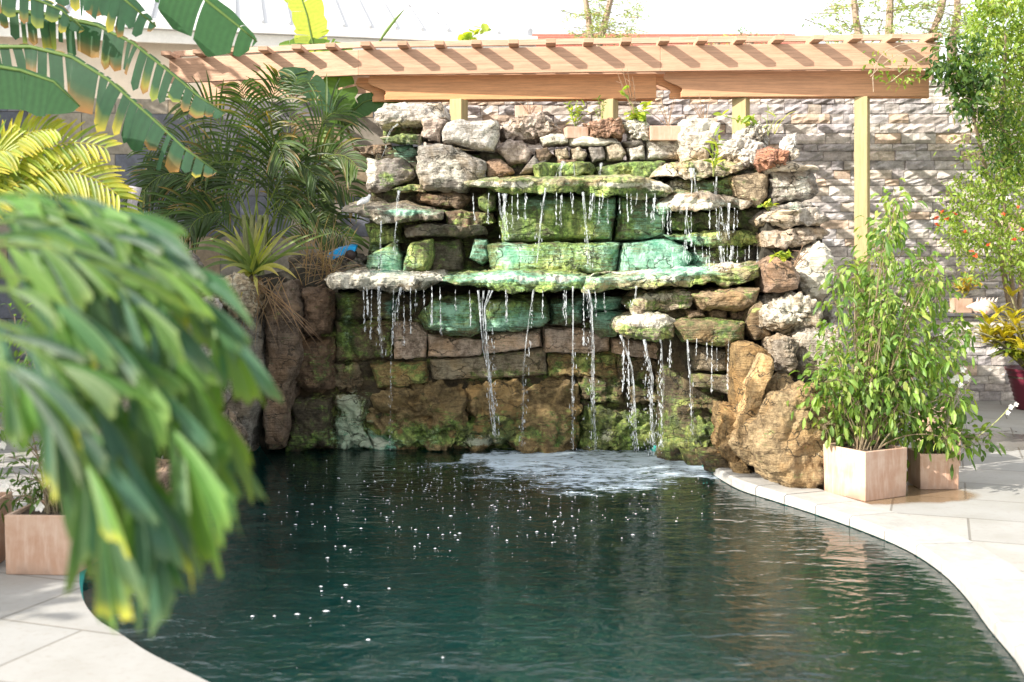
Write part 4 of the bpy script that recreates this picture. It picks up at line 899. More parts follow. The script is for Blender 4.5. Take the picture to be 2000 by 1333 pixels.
# burgundy pot with croton
def lathe(mb,c,prof,n_=32,col=(1,1,1)):
    vs=[];fs=[]
    for r_,z in prof:
        for k in range(n_): a=2*math.pi*k/n_; vs.append((c[0]+r_*math.cos(a),c[1]+r_*math.sin(a),c[2]+z))
    for j in range(len(prof)-1):
        for k in range(n_): fs.append((j*n_+k,j*n_+(k+1)%n_,(j+1)*n_+(k+1)%n_,(j+1)*n_+k))
    fs.append(tuple(range(n_-1,-1,-1))); mb.add(vs,fs,col)
pc=G(2046,806)+Vector((0,.25,0)); bp_=empty('round_pot',pc); tag(bp_,'ribbed burgundy round pot holding the yellow croton at the right border','pot')
prof=[(.20,0)]+[(.20+.09*(k/16)+(.006 if k%2 else -.006),.03+.36*k/16) for k in range(17)]+[(.305,.40),(.315,.43),(.29,.43),(.27,.36)]
mb=MB(); lathe(mb,pc,prof,40,(.11,.015,.03)); mb.build('bowl',mat_col('glazed_burgundy',.3,.1,10,0),bp_,True)
mb=MB(); lathe(mb,pc,[(.28,.33),(.27,.37),(.0001,.38)],24,(.06,.04,.03)); mb.build('soil',M['soil'],bp_)

# ------------------------------------------------------------------ leafy plants
def leaf(mb,p,dirv,L,wd,col,droop=.4,side=None,tipcol=None,n=3,fold=.3):
    d_=dirv.normalized(); pts=[p]; q=p.copy()
    for i in range(n):
        q=q+d_*L/n; pts.append(q.copy()); d_=(d_+Vector((0,0,-droop/n*1.6))).normalized()
    if side is None: side=Vector((random.uniform(-1,1),random.uniform(-1,1),random.uniform(-.4,.4)))
    if n==3: ws=[wd*.12,wd*.5,wd*.42,wd*.02]
    else: ws=[wd*.5*math.sin(math.pi*min(.97,(i/n)*.9+.06))**.8 for i in range(n+1)]
    cols=[col]*(n+1)
    if tipcol: cols=[mixc(col,tipcol,(i/n)**2) for i in range(n+1)]
    mb.ribbon(pts,ws,side,cols,fold)
def rvec(z0=-1,z1=1): return Vector((random.uniform(-1,1),random.uniform(-1,1),random.uniform(z0,z1)))
def bush(name,label,cat,root,poly,d0,d1,nb,lpb,L,wd,cols,stemcol=(.22,.17,.11),droop=.9,grp=None,flowers=None,up=.25,stem_r=.006,spread=.09,tops=0.0,bias=None):
    e=empty(name,root); tag(e,label,cat,grp); lf=MB(); st=MB(); fl=MB()
    for b_ in range(nb):
        x,y=sample(poly); d_=random.uniform(d0,d1); T_=P(x,y,d_)
        r0=root+Vector((random.uniform(-.06,.06),random.uniform(-.06,.06),0)); mid=r0.lerp(T_,.55)+Vector((random.uniform(-.06,.06),0,.12)); mid.x=r0.x*.6+T_.x*.4
        pts=bez(r0,mid,T_,8); st.tube(pts,[stem_r*(1-.08*i)*random.uniform(.7,1.1) for i in range(9)],5,jit(stemcol))
        for k in range(lpb):
            t=random.random(); s_=pts[min(7,int(3+5*t))].lerp(pts[min(8,int(3+5*t)+1)],random.random())
            if random.random()<.6: s_=T_
            p=s_+Vector((random.gauss(0,spread),random.gauss(0,spread),random.gauss(0,spread*1.25)))
            dv=(p-s_).normalized()*.7+rvec(-.6,.3)*.5+Vector((0,0,-droop*.6+up))
            c=jit(random.choice(cols),.22); leaf(lf,p,dv,L*random.uniform(.4,1.35),wd*random.uniform(.6,1.3),c,droop)
            if random.random()<.35: st.tube([s_,p],[.0018,.0012],4,jit(stemcol),False)
    if flowers:
        fc,pos=flowers
        for (x,y,d_,r_) in pos:
            c=P(x,y,d_); fl=MB()
            for k in range(5):
                a=2*math.pi*k/5+random.random()*.3; dv=Vector((math.cos(a),-.35,math.sin(a))); leaf(fl,c,dv,r_,r_*.75,fc,.15,side=Vector((-math.sin(a),0,math.cos(a))))
            fl.build('flower',M['petal'],e)
    lf.build('foliage',M['leaf'],e); st.build('stem',M['bark'],e)
    return e
M['petal']=mat_leaf('petal',.3,.4,(1,1,1))
GR=[(.13,.23,.045),(.19,.31,.06),(.26,.38,.09),(.10,.19,.04),(.16,.27,.05),(.30,.38,.10)]
bush('drooping_bush','tall bush of drooping bright green leaves growing from the big terracotta planter','bush',p1+Vector((0,0,.28)),
  [(1700,405),(1755,395),(1770,470),(1850,520),(1868,600),(1885,650),(1870,740),(1880,800),(1850,860),(1800,850),(1740,880),(1680,880),(1600,850),(1575,790),(1600,740),(1565,690),(1600,650),(1615,600),(1640,520),(1680,470)],7.75,8.45,112,42,.077,.029,GR,droop=1.15,spread=.050)
bush('flowering_shrub','white flowering shrub with dark leaves spilling from the half empty planter','shrub',p2+Vector((0,0,.18)),
  [(1790,820),(1850,800),(1900,830),(1935,830),(1925,860),(1880,880),(1800,870)],7.95,8.3,12,16,.085,.034,[(.07,.14,.03),(.10,.19,.035),(.15,.24,.04)],droop=.7,
  flowers=((.85,.83,.80),[(1880,722,8.0,.028),(1888,738,8.0,.03),(1868,738,8.02,.028),(1876,752,8.0,.026),(1860,744,8.0,.024),(1974,795,7.9,.022),(1984,790,7.9,.02),(1968,806,7.9,.02),(1858,702,8.1,.02)]),spread=.05)
mb=MB(); sh=P(1895,745,8.0); fs_=empty('flower_stem',p2+Vector((.05,0,.18))); tag(fs_,'bare pale branch reaching from the half empty planter up to the white flowers','branch')
FS=bez(p2+Vector((.03,.02,.17)),P(1855,800,8.05),P(1880,740,8.0),8); mb.tube(FS,[.012]*5+[.009]*4,7,(.38,.33,.28)); mb.tube(bez(FS[4],P(1885,765,8.0),P(1896,740,8.0),5),.006,6,(.38,.33,.28)); mb.tube(bez(FS[0],P(1930,850,7.95),P(1972,795,7.9),8),.004,5,(.3,.32,.15)); mb.build('stem',M['bark'],fs_)
# bark-like driftwood inside the bush
mb=MB(); mb.tube([P(1748,870,8.3),P(1742,760,8.4),P(1740,640,8.4),P(1750,580,8.35),P(1768,545,8.3)],[.03,.024,.022,.018,.012],8,(.30,.26,.23)); tag(mb.build('driftwood',M['bark'],smooth=True),'grey bare trunk standing inside the drooping bush','driftwood')
# croton
cr=empty('croton',pc+Vector((0,0,.37))); tag(cr,'yellow and green croton with long glossy leaves in the burgundy pot','plant'); mb=MB(); st=MB()
for s_ in range(22):
    a=random.uniform(0,6.28); tilt=random.uniform(.1,.62); base=pc+Vector((math.cos(a)*.06,math.sin(a)*.06,.36)); top=pc+Vector((math.cos(a)*tilt*.75-.24,math.sin(a)*tilt*.6-.05,.45+random.uniform(.15,.80)*(1.25-tilt)))
    pts=bez(base,(base+top)/2+Vector((0,0,.15)),top,5); st.tube(pts,.010,5,(.3,.28,.16))
    for k in range(22):
        b_=k*2.4; t=k/22; q=pts[2+int(t*3.0)]; el=.1+.9*t; dv=Vector((math.cos(b_)*(1.1-el*.6),math.sin(b_)*(1.1-el*.6),el))
        yel=(.62,.50,.05); gr=(.12,.20,.03); top_=t>.45
        c=jit(mixc(gr,yel,random.uniform(.5,1) if top_ else random.uniform(0,.45)),.15)
        leaf(mb,q,dv,random.uniform(.16,.26),.042,c,.75,n=5,fold=.2,side=Vector((-math.sin(b_),math.cos(b_),0)))
mb.build('foliage',M['leaf'],cr); st.build('stem',M['bark'],cr)
# conch shell on the ledge
cs=empty('conch_shell',P(1918,600,13.0)); cs.location.z=.97; tag(cs,'pinkish white conch shell lying on the slate ledge','shell')
mb=MB(); c=P(1918,600,13.0); c.z=1.03; pts=[];rs=[]
for k in range(13):
    t=k/12; pts.append(c+Vector((-.17+.34*t,0,.01*math.sin(t*9)))); rs.append(.012+.085*math.sin(math.pi*t**1.3)**1.2*(1+.15*(k%2)))
mb.tube(pts,rs,14,(.66,.53,.46)); 
for k in range(6):
    a=c+Vector((-.05+.04*k,0,.06)); mb.tube([a,a+Vector((.004*k,-.01,.05))],[.02,.003],6,(.7,.6,.55))
mb.build('shell',mat_col('shell',.45,.15,12,.004),cs,True)
mb=MB(); mb.ribbon([c+Vector((-.12,-.06,-.02)),c+Vector((0,-.10,-.03)),c+Vector((.12,-.07,-.02))],[.01,.035,.01],Vector((0,.2,1)),(.72,.42,.34)); mb.build('lip',M['plain'],cs)

# small plants on the crest
def sprig(name,label,root,stems,L,wd,cols,cat='plant',twig=False,nl=9):
    e=empty(name,root); tag(e,label,cat); mb=MB(); st=MB()
    for (x,y,d_) in stems:
        T_=P(x,y,d_); pts=bez(root,root.lerp(T_,.5)+Vector((random.uniform(-.03,.03),0,.03)),T_,7); st.tube(pts,[.004-.0003*i for i in range(8)],5,(.30,.20,.13) if twig else (.22,.26,.08))
        if twig:
            for k in range(4):
                q=pts[random.randint(2,6)]; st.tube([q,q+rvec(.1,.8)*.06],[.002,.001],4,(.32,.2,.14))
        else:
            for k in range(nl):
                q=pts[random.randint(2,7)]; leaf(mb,q,rvec(-.1,1),L*random.uniform(.6,1.2),wd,jit(random.choice(cols)),.5,n=4,fold=.2)
    if not twig: mb.build('foliage',M['leaf'],e)
    st.build('stem',M['bark'],e); return e
YG=[(.30,.40,.05),(.22,.33,.05),(.42,.46,.07)]
sprig('seedling','slim green seedling in the half buried clay planter on the crest',P(1125,252,10.25),[(1108,205,10.2),(1128,200,10.25),(1142,208,10.3),(1118,215,10.2)],.075,.016,YG,nl=12)
sprig('seedling','feathery small seedling left of the second pergola post',P(1175,240,10.3),[(1168,195,10.3),(1180,200,10.3),(1162,215,10.3)],.06,.010,[(.14,.22,.05)],nl=10)
sprig('broadleaf_plant','leggy yellow green plant with broad leaves rising above the red brown crest rock',P(1262,250,10.2),[(1215,175,10.15),(1228,195,10.2),(1250,205,10.2),(1235,225,10.2),(1222,215,10.2)],.11,.05,YG,nl=7)
sprig('twigs','bare reddish twigs reaching up to the beam from the broadleaf plant',P(1240,230,10.2),[(1205,140,10.2),(1212,125,10.2),(1235,150,10.25),(1225,135,10.2)],.1,.01,YG,'twigs',True)
sprig('dead_plant','dry leafless twigs in the terracotta planter on the crest',P(1305,248,10.2),[(1285,180,10.2),(1320,195,10.2),(1280,200,10.2),(1260,215,10.2),(1345,225,10.2),(1318,190,10.2)],.1,.01,YG,'twigs',True)
sprig('dead_plant','tangle of dry red twigs behind the tall cream stone',P(1375,245,10.4),[(1345,190,10.4),(1365,180,10.4),(1388,185,10.4),(1360,200,10.4),(1340,200,10.4),(1378,195,10.4)],.1,.01,YG,'twigs',True)
sprig('seedling','glossy green seedling rooted in the ledge below the tall cream stone',P(1393,345,9.7),[(1396,265,9.65),(1405,275,9.65),(1388,300,9.65),(1400,300,9.65)],.10,.022,YG,nl=8)
sprig('trailing_leaf','green leafy shoot crossing in front of the third pergola post',P(1475,250,10.2),[(1400,223,10.2),(1440,232,10.1),(1465,232,10.1),(1450,240,10.1)],.07,.035,YG,nl=8)
sprig('spiky_plant','arching strap leaf plant at the right end of the crest',P(1500,265,10.0),[(1518,225,10),(1503,210,10)],.10,.012,YG,nl=3)
sprig('dead_plant','dead leaf scraps in the weathered planter behind the pink rock',P(1032,225,10.6),[(1020,205,10.6),(1045,205,10.6),(1030,198,10.6)],.1,.01,YG,'twigs',True)
sprig('fern_tuft','small yellow green tuft between strata at the right of the fall',P(1500,412,9.5),[(1490,402,9.4),(1510,400,9.4),(1500,396,9.4)],.05,.025,YG,nl=8)
sprig('fern_tuft','yellow green fern tuft on the brown block at the right of the fall',P(1530,512,9.0),[(1520,496,8.95),(1535,494,8.95),(1545,502,8.95),(1512,500,8.95)],.07,.022,YG,nl=8)
sprig('dead_plant','bundle of dry brown sticks leaning right of the brown block',P(1545,530,9.1),[(1575,485,9.1),(1585,490,9.1),(1580,500,9.1),(1568,480,9.1),(1588,480,9.15)],.1,.01,YG,'twigs',True)
sprig('cactus_tuft','small orange and green succulent in the clay trough on the ledge',P(1885,580,13.1),[(1880,545,13.1),(1890,540,13.1),(1898,550,13.1),(1872,560,13.1),(1906,555,13.1)],.10,.03,[(.5,.36,.06),(.35,.38,.08)],nl=14)
lb=P(1512,262,10.0); mb=MB()
for x,y,w_ in ((1560,218,.010),(1495,215,.006),(1538,232,.008)):
    T_=P(x,y,9.95); mb.ribbon(bez(lb,P(x-28,y-4,10)if x>1520 else lb.lerp(T_,.5),T_,8),[w_*1.2]*4+[w_,w_,w_*.8,w_*.5,w_*.1],Vector((0,1,.4)),(.38,.38,.10))
tag(mb.build('strap_leaves',M['leaf']),'two long olive strap leaves arching over the right end of the crest','plant')

# ------------------------------------------------------------------ trees at the right
vine_pts=[(1830,80),(1900,72),(1935,110),(1930,190),(1890,215),(1850,170),(1825,120)]
DG=[(.035,.085,.02),(.05,.11,.025),(.08,.15,.03),(.12,.20,.04)]
tr=empty('garden_tree',Vector((5.5,12.98,.965))); tag(tr,'tall slender tree with orange red blossoms beside the stone wall, right','tree')
st=MB(); lf=MB(); fl=MB(); base=P(1975,600,12.98); base.z=.965
def trunk(pts,rs): st.tube(pts,rs,8,(.30,.23,.17))
trunk([base,P(1958,520,12.8),P(1948,440,12.6),P(1925,330,12.2),P(1895,200,11.8),P(1880,130,11.6)],[.035,.03,.028,.024,.018,.012])
trunk([base+Vector((.05,0,0)),P(1975,540,12.8),P(1958,380,12.4),P(1960,200,12),P(1965,60,11.7)],[.03,.026,.024,.02,.014]); trunk([base+Vector((.08,0,0)),P(2010,400,12.4),P(2000,200,12)],[.03,.022,.012])
LG=[(.20,.30,.05),(.27,.37,.07),(.15,.24,.04),(.34,.43,.11)]
def clump(poly,n_,d0,d1,cols,L=.055,wd=.022,per=26,sp=.07,droop=.8):
    for _ in range(n_):
        x,y=sample(poly); c=P(x,y,random.uniform(d0,d1)); 
        lf.tube([c,c+rvec(-.6,.1)*.12],[.003,.005],4,(.25,.2,.14),False)
        for k in range(per):
            p=c+Vector((random.gauss(0,sp),random.gauss(0,sp),random.gauss(0,sp))); leaf(lf,p,rvec(-1,.3),L*random.uniform(.6,1.3),wd,jit(random.choice(cols),.2),droop)
clump([(1895,10),(2060,-40),(2060,330),(1965,340),(1925,260),(1900,190)],260,11.5,12.6,LG,L=.065,wd=.027)
clump([(1870,330),(1930,320),(1990,330),(2060,330),(2060,560),(1990,545),(1945,520),(1900,560),(1885,500),(1835,455),(1840,400)],150,11.5,12.6,LG,per=24,L=.06,wd=.025)
clump([(1930,200),(1990,180),(2000,330),(1935,330)],24,11.2,11.6,DG,per=26,sp=.09)
clump([(1865,270),(1900,262),(1905,320),(1880,330)],5,11.3,11.6,LG,per=14)
for x,y in ((1828,425),(1865,418),(1830,440),(1990,405),(1897,492),(1932,480),(1995,450),(1905,500),(1840,415),(1850,428),(1980,470),(1885,455),(1960,420)):
    c=P(x,y,11.4)
    for k in range(6): leaf(fl,c,rvec(-.4,1),.032,.02,(.70,.10,.03),.2)
fl.build('blossom',M['petal'],tr); lf.build('crown',M['leaf'],tr); st.build('trunk',M['bark'],tr)
vn=empty('vine',P(1870,130,11.3)); tag(vn,'dark green vine clump hanging over the right end of the pergola','vine'); st=MB(); lf=MB()
clump(vine_pts,34,11.1,11.6,DG,.075,.034,30,.075); clump([(1690,110),(1720,120),(1790,130),(1800,160),(1760,165),(1700,150)],7,11.3,11.5,LG,.06,.026,12,.05)
vo=P(1850,92,11.35)
for q,c_,r_ in [((1700,150),(1760,80),.004),((1706,180),(1690,60),.004),((1740,160),(1800,110),.004),((1850,230),(1900,190),.005),((1864,245),(1850,170),.004),((1889,245),(1890,150),.004),((1909,240),(1910,120),.004),((1920,180),(1910,90),.004)]:
    st.tube(bez(vo,P(*c_,11.3),P(*q,11.3),8),r_,5,(.42,.33,.24))
lf.build('foliage',M['leaf'],vn); st.build('stem',M['bark'],vn)
# far trees
def far_tree(label,trunks,polys,d_,n_,cols,L=.07,wd=.028,per=22,sp=.13,layers=False):
    global st,lf
    e=empty('feathery_tree',P(trunks[0][0][0],YH,d_)); e.location.z=0; tag(e,label,'tree',None); st=MB(); lf=MB()
    for t_ in trunks:
        pts=[P(x,y,d_) for x,y in t_]; pts=[Vector((pts[0].x,d_,0))]+pts; st.tube(pts,[.09]+[.06-.04*i/len(pts) for i in range(len(pts)-1)],7,(.34,.25,.19))
    for poly,k in polys:
        for _ in range(int(n_*k)):
            x,y=sample(poly); c=P(x,y,d_+random.uniform(-.7,.7)); a=rvec(-.1,.25).normalized(); L_=random.uniform(.3,.6)
            st.tube([c-a*L_*.5,c+a*L_*.5],[.008,.003],4,(.3,.24,.17),False)
            for q in range(per):
                p=c+a*L_*random.uniform(-.5,.5)+Vector((random.gauss(0,.05),random.gauss(0,.05),random.gauss(0,.03))); leaf(lf,p,rvec(-.5,.3)+a*.5,L*random.uniform(.6,1.2),wd,jit(random.choice(cols),.2),.5)
    lf.build('crown',M['leaf'],e); st.build('trunk',M['bark'],e)
FG=[(.30,.38,.14),(.24,.33,.12),(.36,.42,.18)]
far_tree('airy pale green tree rising just right of the white house roof',[[(1155,90),(1150,40),(1140,-20)],[(1170,90),(1185,30),(1200,-30)]],[([(1110,20),(1180,-40),(1280,20),(1240,80),(1120,80)],1),([(1150,40),(1230,40),(1230,82),(1150,82)],.5)],18,46,FG,.06,.02,22)
far_tree('feathery tree with thin leaning trunks above the right part of the pergola',[[(1680,85),(1672,40),(1665,-30)],[(1735,85),(1738,20),(1740,-40)],[(1860,80),(1870,30),(1868,-40)],[(1815,80),(1835,30),(1850,-30)]],[([(1600,20),(1700,-50),(1900,-50),(1910,60),(1850,82),(1700,82),(1610,82)],1)],16,120,FG,.065,.022,24)
far_tree('small blue green shrub top peeking over the middle of the pergola',[[(1465,90),(1465,75)]],[([(1440,72),(1470,58),(1490,72),(1488,85),(1440,85)],1)],17,12,[(.22,.34,.22)],.06,.02,20,.06)
far_tree('yellowish shrub top peeking over the pergola beside the red roof',[[(1400,92),(1400,80)]],[([(1370,75),(1400,68),(1440,74),(1440,85),(1370,88)],1)],17,10,[(.5,.5,.16)],.05,.018,14,.06)
far_tree('dark leafy branch behind the croton at the right border',[[(2060,200),(2060,50)]],[([(1990,0),(2100,-40),(2100,300),(2010,300)],1)],13,60,LG,.06,.026,26)

# ------------------------------------------------------------------ palms, banana, strap plants at the left
def frond(mb,st,a,b_,c,n_,L,wd,col,tip=None,droop=.6,rw=.006,spread=1.0,jitter=.15,dirty=0.):
    pts=bez(a,b_,c,28); st.tube(pts,[rw*(1-.8*i/28)+.001 for i in range(29)],5,(.20,.26,.06) if not tip else (.42,.40,.07))
    for k in range(n_):
        t=.22+.78*(k+.5)/n_; i=min(27,int(t*28)); p=pts[i].lerp(pts[i+1],t*28-i); tg=(pts[i+1]-pts[i]).normalized()
        sd=tg.cross(Vector((.1,-1,.25))); 
        if sd.length<.1: sd=Vector((1,0,0))
        sd.normalize()
        for s_ in (-1,1):
            ll=L*math.sin(math.pi*(.12+.80*(k+.5)/n_))**.6*random.uniform(1-jitter,1+jitter)
            dv=sd*s_*spread+tg*(.75+.5*(k/n_))+Vector((0,-.15,.05))+rvec()*.10
            cc=jit(col if not isinstance(col,list) else random.choice(col),.2)
            leaf(mb,p,dv,ll,wd*random.uniform(.8,1.2),cc,droop,side=dv.cross(Vector((0,-1,.3))),tipcol=(tip if tip and random.random()<.6 else ((.35,.22,.08) if random.random()<dirty else None)),n=5,fold=.25)
PG=[(.045,.09,.022),(.065,.12,.028),(.09,.15,.03),(.04,.07,.02)]
ap=empty('areca_palm',P(500,520,11.0)); ap.location.z=.0; tag(ap,'dark green clumping palm with many arching fronds in the shade left of the waterfall','palm')
stm=MB()
for dx_ in (-.12,-.02,.08,.16): stm.tube([P(500,900,11)+Vector((dx_,0,0)),P(495+dx_*90,520,10.9),P(495+dx_*160,420,10.9)],[.04,.032,.02],8,(.22,.24,.10))
stm.build('trunk',M['bark'],ap)
tips=[(640,165,540,200),(545,150,520,220),(470,165,490,240),(415,240,440,230),(335,300,400,230),(270,390,350,250),(300,480,330,330),(370,450,400,380),(560,330,520,180),(705,265,620,190),(700,330,640,240),(705,400,620,280),(610,440,560,330),(600,210,540,240),(660,205,600,160),(440,350,460,250),(480,400,500,270),(560,420,530,280),(690,300,600,300),(650,460,600,330),(380,330,420,300),(580,150,560,260),(290,350,360,320),(620,350,560,260),(420,180,470,250),(675,240,640,150)]
tips+=[(265,400,400,230),(250,470,360,280),(320,520,400,350),(285,300,420,210),(350,200,470,200),(400,330,440,270),(690,480,600,380)]
tips=[q for i,q in enumerate(tips) if i not in (0,4,15,16,17,24,3,9,13,18,14)]
for i,(x,y,cx,cy) in enumerate(tips):
    mb=MB(); st=MB(); d_=10.9+random.uniform(-.5,.4); a=P(495+random.uniform(-14,30),480+random.uniform(-30,30),10.95); 
    fr=empty('frond',a); fr.parent=ap; fr.matrix_parent_inverse=parent_matrix(ap).inverted()
    frond(mb,st,a,P(cx,cy,10.95),P(x,y,d_),26,.36,.021,PG,None,.7,.007,dirty=.15,jitter=.35,spread=.9)
    mb.build('leaflets',M['leaf'],fr); st.build('stalk',M['leaf'],fr)
yp=empty('yellow_palm',P(-120,520,6.3)); yp.location.z=0; tag(yp,'sunlit yellow green palm fronds reaching in from the left border below the banana leaves','palm')
YP=[(.32,.38,.035),(.38,.42,.04),(.26,.33,.035),(.16,.24,.03)]
stm=MB(); stm.tube([Vector((-3.1,6.4,0)),P(-90,520,6.3)],[.05,.03],8,(.3,.3,.12)); stm.build('trunk',M['bark'],yp)
for x,y,cx,cy,ll in [(262,455,110,215,.24),(235,385,70,240,.2),(150,430,60,260,.2),(210,290,20,230,.18),(120,330,20,270,.2),(60,420,-10,300,.2),(110,255,-30,240,.16),(30,300,-60,260,.2)]:
    mb=MB(); st=MB(); a=P(-100,500,6.3); fr=empty('frond',a); fr.parent=yp; fr.matrix_parent_inverse=parent_matrix(yp).inverted()
    frond(mb,st,a,P(cx,cy,6.2),P(x,y,6.3+random.uniform(-.2,.2)),24,ll,.020,YP,(.55,.46,.05),.35,.006,1.1)
    mb.build('leaflets',M['leaf'],fr); st.build('stalk',M['leaf'],fr)

def banana_leaf(par,pts,wup,wdn,d,col,tear=.5,tipy=.5,step=.028,side_n=Vector((0,-1,0)),gap=.2,d1=None,hang=.35,mat='leaf'):
    """torn blade: midrib polyline in photo points, strips to both sides; widths in metres"""
    n_=len(pts); d1=d1 or d; W_=[P(x,y,d+(d1-d)*i/(n_-1)) for i,(x,y) in enumerate(pts)]
    # resample
    L=[0]
    for i in range(n_-1): L.append(L[-1]+(W_[i+1]-W_[i]).length)
    def at(s):
        for i in range(n_-1):
            if s<=L[i+1] or i==n_-2: return W_[i].lerp(W_[i+1],min(1,(s-L[i])/max(L[i+1]-L[i],1e-6)))
    e=empty('leaf',W_[0]); e.parent=par; e.matrix_parent_inverse=parent_matrix(par).inverted()
    mb=MB(); tot_=L[-1]; 
    for sgn,wd in ((1,wup),(-1,wdn)):
        s=0.; 
        while s<tot_-.01:
            blk_=step*random.choice((2,3,4,6,8)) if random.random()>tear else step*random.choice((1,2,2,3))
            s1=min(s+blk_,tot_); k_=max(1,int((s1-s)/.02)); flap=random.uniform(-.25,.25); len_f=random.uniform(.86,1.06) if random.random()>.25 else random.uniform(.6,.9)
            yel=random.random(); u0=random.uniform(.45,.9); bc=random.choice([(.50,.42,.05),(.30,.34,.06),(.34,.18,.06)]); tiltd=random.uniform(-.12,.12); nseg=5; vs=[];cc=[]
            for i in range(k_+1):
                ss=s+(s1-s)*i/k_; p=at(ss); tg=(at(min(ss+.02,tot_))-at(max(ss-.02,0))).normalized(); t=ss/tot_
                env=min(1,(1-t)*3.2)**.55*min(1,.35+t*2.2); base_=side_n.cross(tg).normalized()*sgn
                if base_.length<.5: base_=Vector((0,0,1))
                dv=(base_+tg*(.30+tiltd)).normalized(); q=p.copy(); sp_=1-abs(2*i/k_-1) if k_>1 else 1
                for j in range(nseg+1):
                    vs.append(q.copy()); u=j/nseg; shade=1+.12*math.sin(ss*160)
                    c0=tuple(v*shade for v in col); c_=c0
                    if u>u0 and yel<tipy: c_=mixc(c0,bc,(u-u0)/(1.001-u0))
                    if u>.75 and yel<tipy*.5: c_=mixc(c_,(.30,.14,.05),(u-.75)*4)
                    cc.append(c_)
                    q=q+dv*(wd*env*len_f*(.9+.14*sp_)/nseg); dv=(dv+Vector((0,0,-hang))*(1/nseg)*2+side_n*flap*.12*(1 if j<3 else 2)).normalized()
            fs=[]
            for i in range(k_):
                for j in range(nseg):
                    a=i*(nseg+1)+j; fs.append((a,a+1,a+nseg+2,a+nseg+1))
            mb.add(vs,fs,cc)
            s=s1+(random.random()<gap)*random.uniform(.004,.020)
    mb.build('blade',M[mat],e)
    mr=MB(); mr.tube(W_,[.011*(1-.8*i/(n_-1))+.002 for i in range(n_)],6,(.16,.26,.07)); mr.build('midrib',M['thick'],e,True)
bn=empty('banana_plant',Vector((-3.2,6.4,0))); tag(bn,'banana plant with torn blue green leaves and ragged yellow tips, upper left','banana plant')
mb=MB(); mb.tube([Vector((-3.3,6.5,0)),Vector((-3.25,6.5,1.2)),Vector((-3.2,6.4,2.4))],[.13,.11,.07],12,(.28,.30,.12)); mb.build('trunk',M['bark'],bn,True)
BL=(.022,.085,.042); BM=(.032,.11,.04)
banana_leaf(bn,[(-120,110),(-20,92),(60,92),(140,112),(210,155),(290,225),(360,290),(424,336)],.02,.25,6.5,BL,.85,.6,d1=6.3,gap=.7)
banana_leaf(bn,[(-110,20),(0,20),(100,30),(190,50),(260,85),(330,140),(390,190),(440,222)],.02,.22,6.8,BL,.85,.65,d1=6.6,gap=.8)
banana_leaf(bn,[(150,-90),(200,-40),(250,5),(305,52)],.05,.20,6.4,BL,.6,.4,gap=.6)
banana_leaf(bn,[(270,-110),(340,-50),(420,15),(470,55),(502,82)],.07,.27,6.6,BM,.3,.05,step=.03,gap=.9,hang=.5)
banana_leaf(bn,[(-130,120),(-40,125),(40,138),(105,160),(156,208)],.02,.22,6.1,BM,.1,.0,step=.06,gap=.05)
banana_leaf(bn,[(-110,-30),(-10,-25),(60,-5),(120,20),(165,60)],.04,.15,6.6,BL,.8,.8,gap=.8)
banana_leaf(bn,[(-60,-60),(60,-60),(160,-40),(235,0),(262,20)],.06,.20,6.7,BL,.5,.3)
bn2=empty('banana_plant',P(620,300,12.6)); bn2.location.z=0; tag(bn2,'smaller banana plant behind the areca palm with one sunlit yellow leaf above the pergola','banana plant')
mb=MB(); mb.tube([Vector((P(640,0,12.75).x,12.75,0)),P(640,240,12.75),P(650,150,12.9)],[.09,.07,.04],10,(.2,.26,.10)); mb.build('trunk',M['bark'],bn2,True)
banana_leaf(bn2,[(625,140),(612,90),(600,30),(580,-30),(560,-70)],.20,.20,13.1,(.42,.50,.08),.15,.3,hang=.0,gap=.1)
banana_leaf(bn2,[(545,90),(585,86),(640,92),(690,100)],.10,.06,13.1,(.12,.22,.04),.3,.1,hang=.1)
banana_leaf(bn2,[(660,250),(658,200),(660,160),(664,135)],.20,.22,12.2,(.10,.20,.03),.1,0,hang=.0,gap=.05)
banana_leaf(bn2,[(660,240),(710,200),(760,186),(800,190)],.10,.22,12.3,(.05,.13,.05),.1,0,hang=.2,gap=.05)
banana_leaf(bn2,[(600,140),(560,150),(610,165),(650,220)],.14,.14,12.0,(.05,.12,.06),.1,0,hang=.2,gap=.02)
banana_leaf(bn2,[(735,92),(752,65),(775,35),(790,18)],.018,.018,13.0,(.30,.42,.20),0,0,hang=0,gap=0)
# leafy sprig above the pergola at the end of the roof
sprig('roof_creeper','small yellow green creeper poking over the pergola at the end of the white roof',P(910,92,12.6),[(940,55,12.6),(950,62,12.6),(925,68,12.6),(900,78,12.6)],.12,.09,[(.40,.50,.08),(.3,.42,.08)],nl=4)

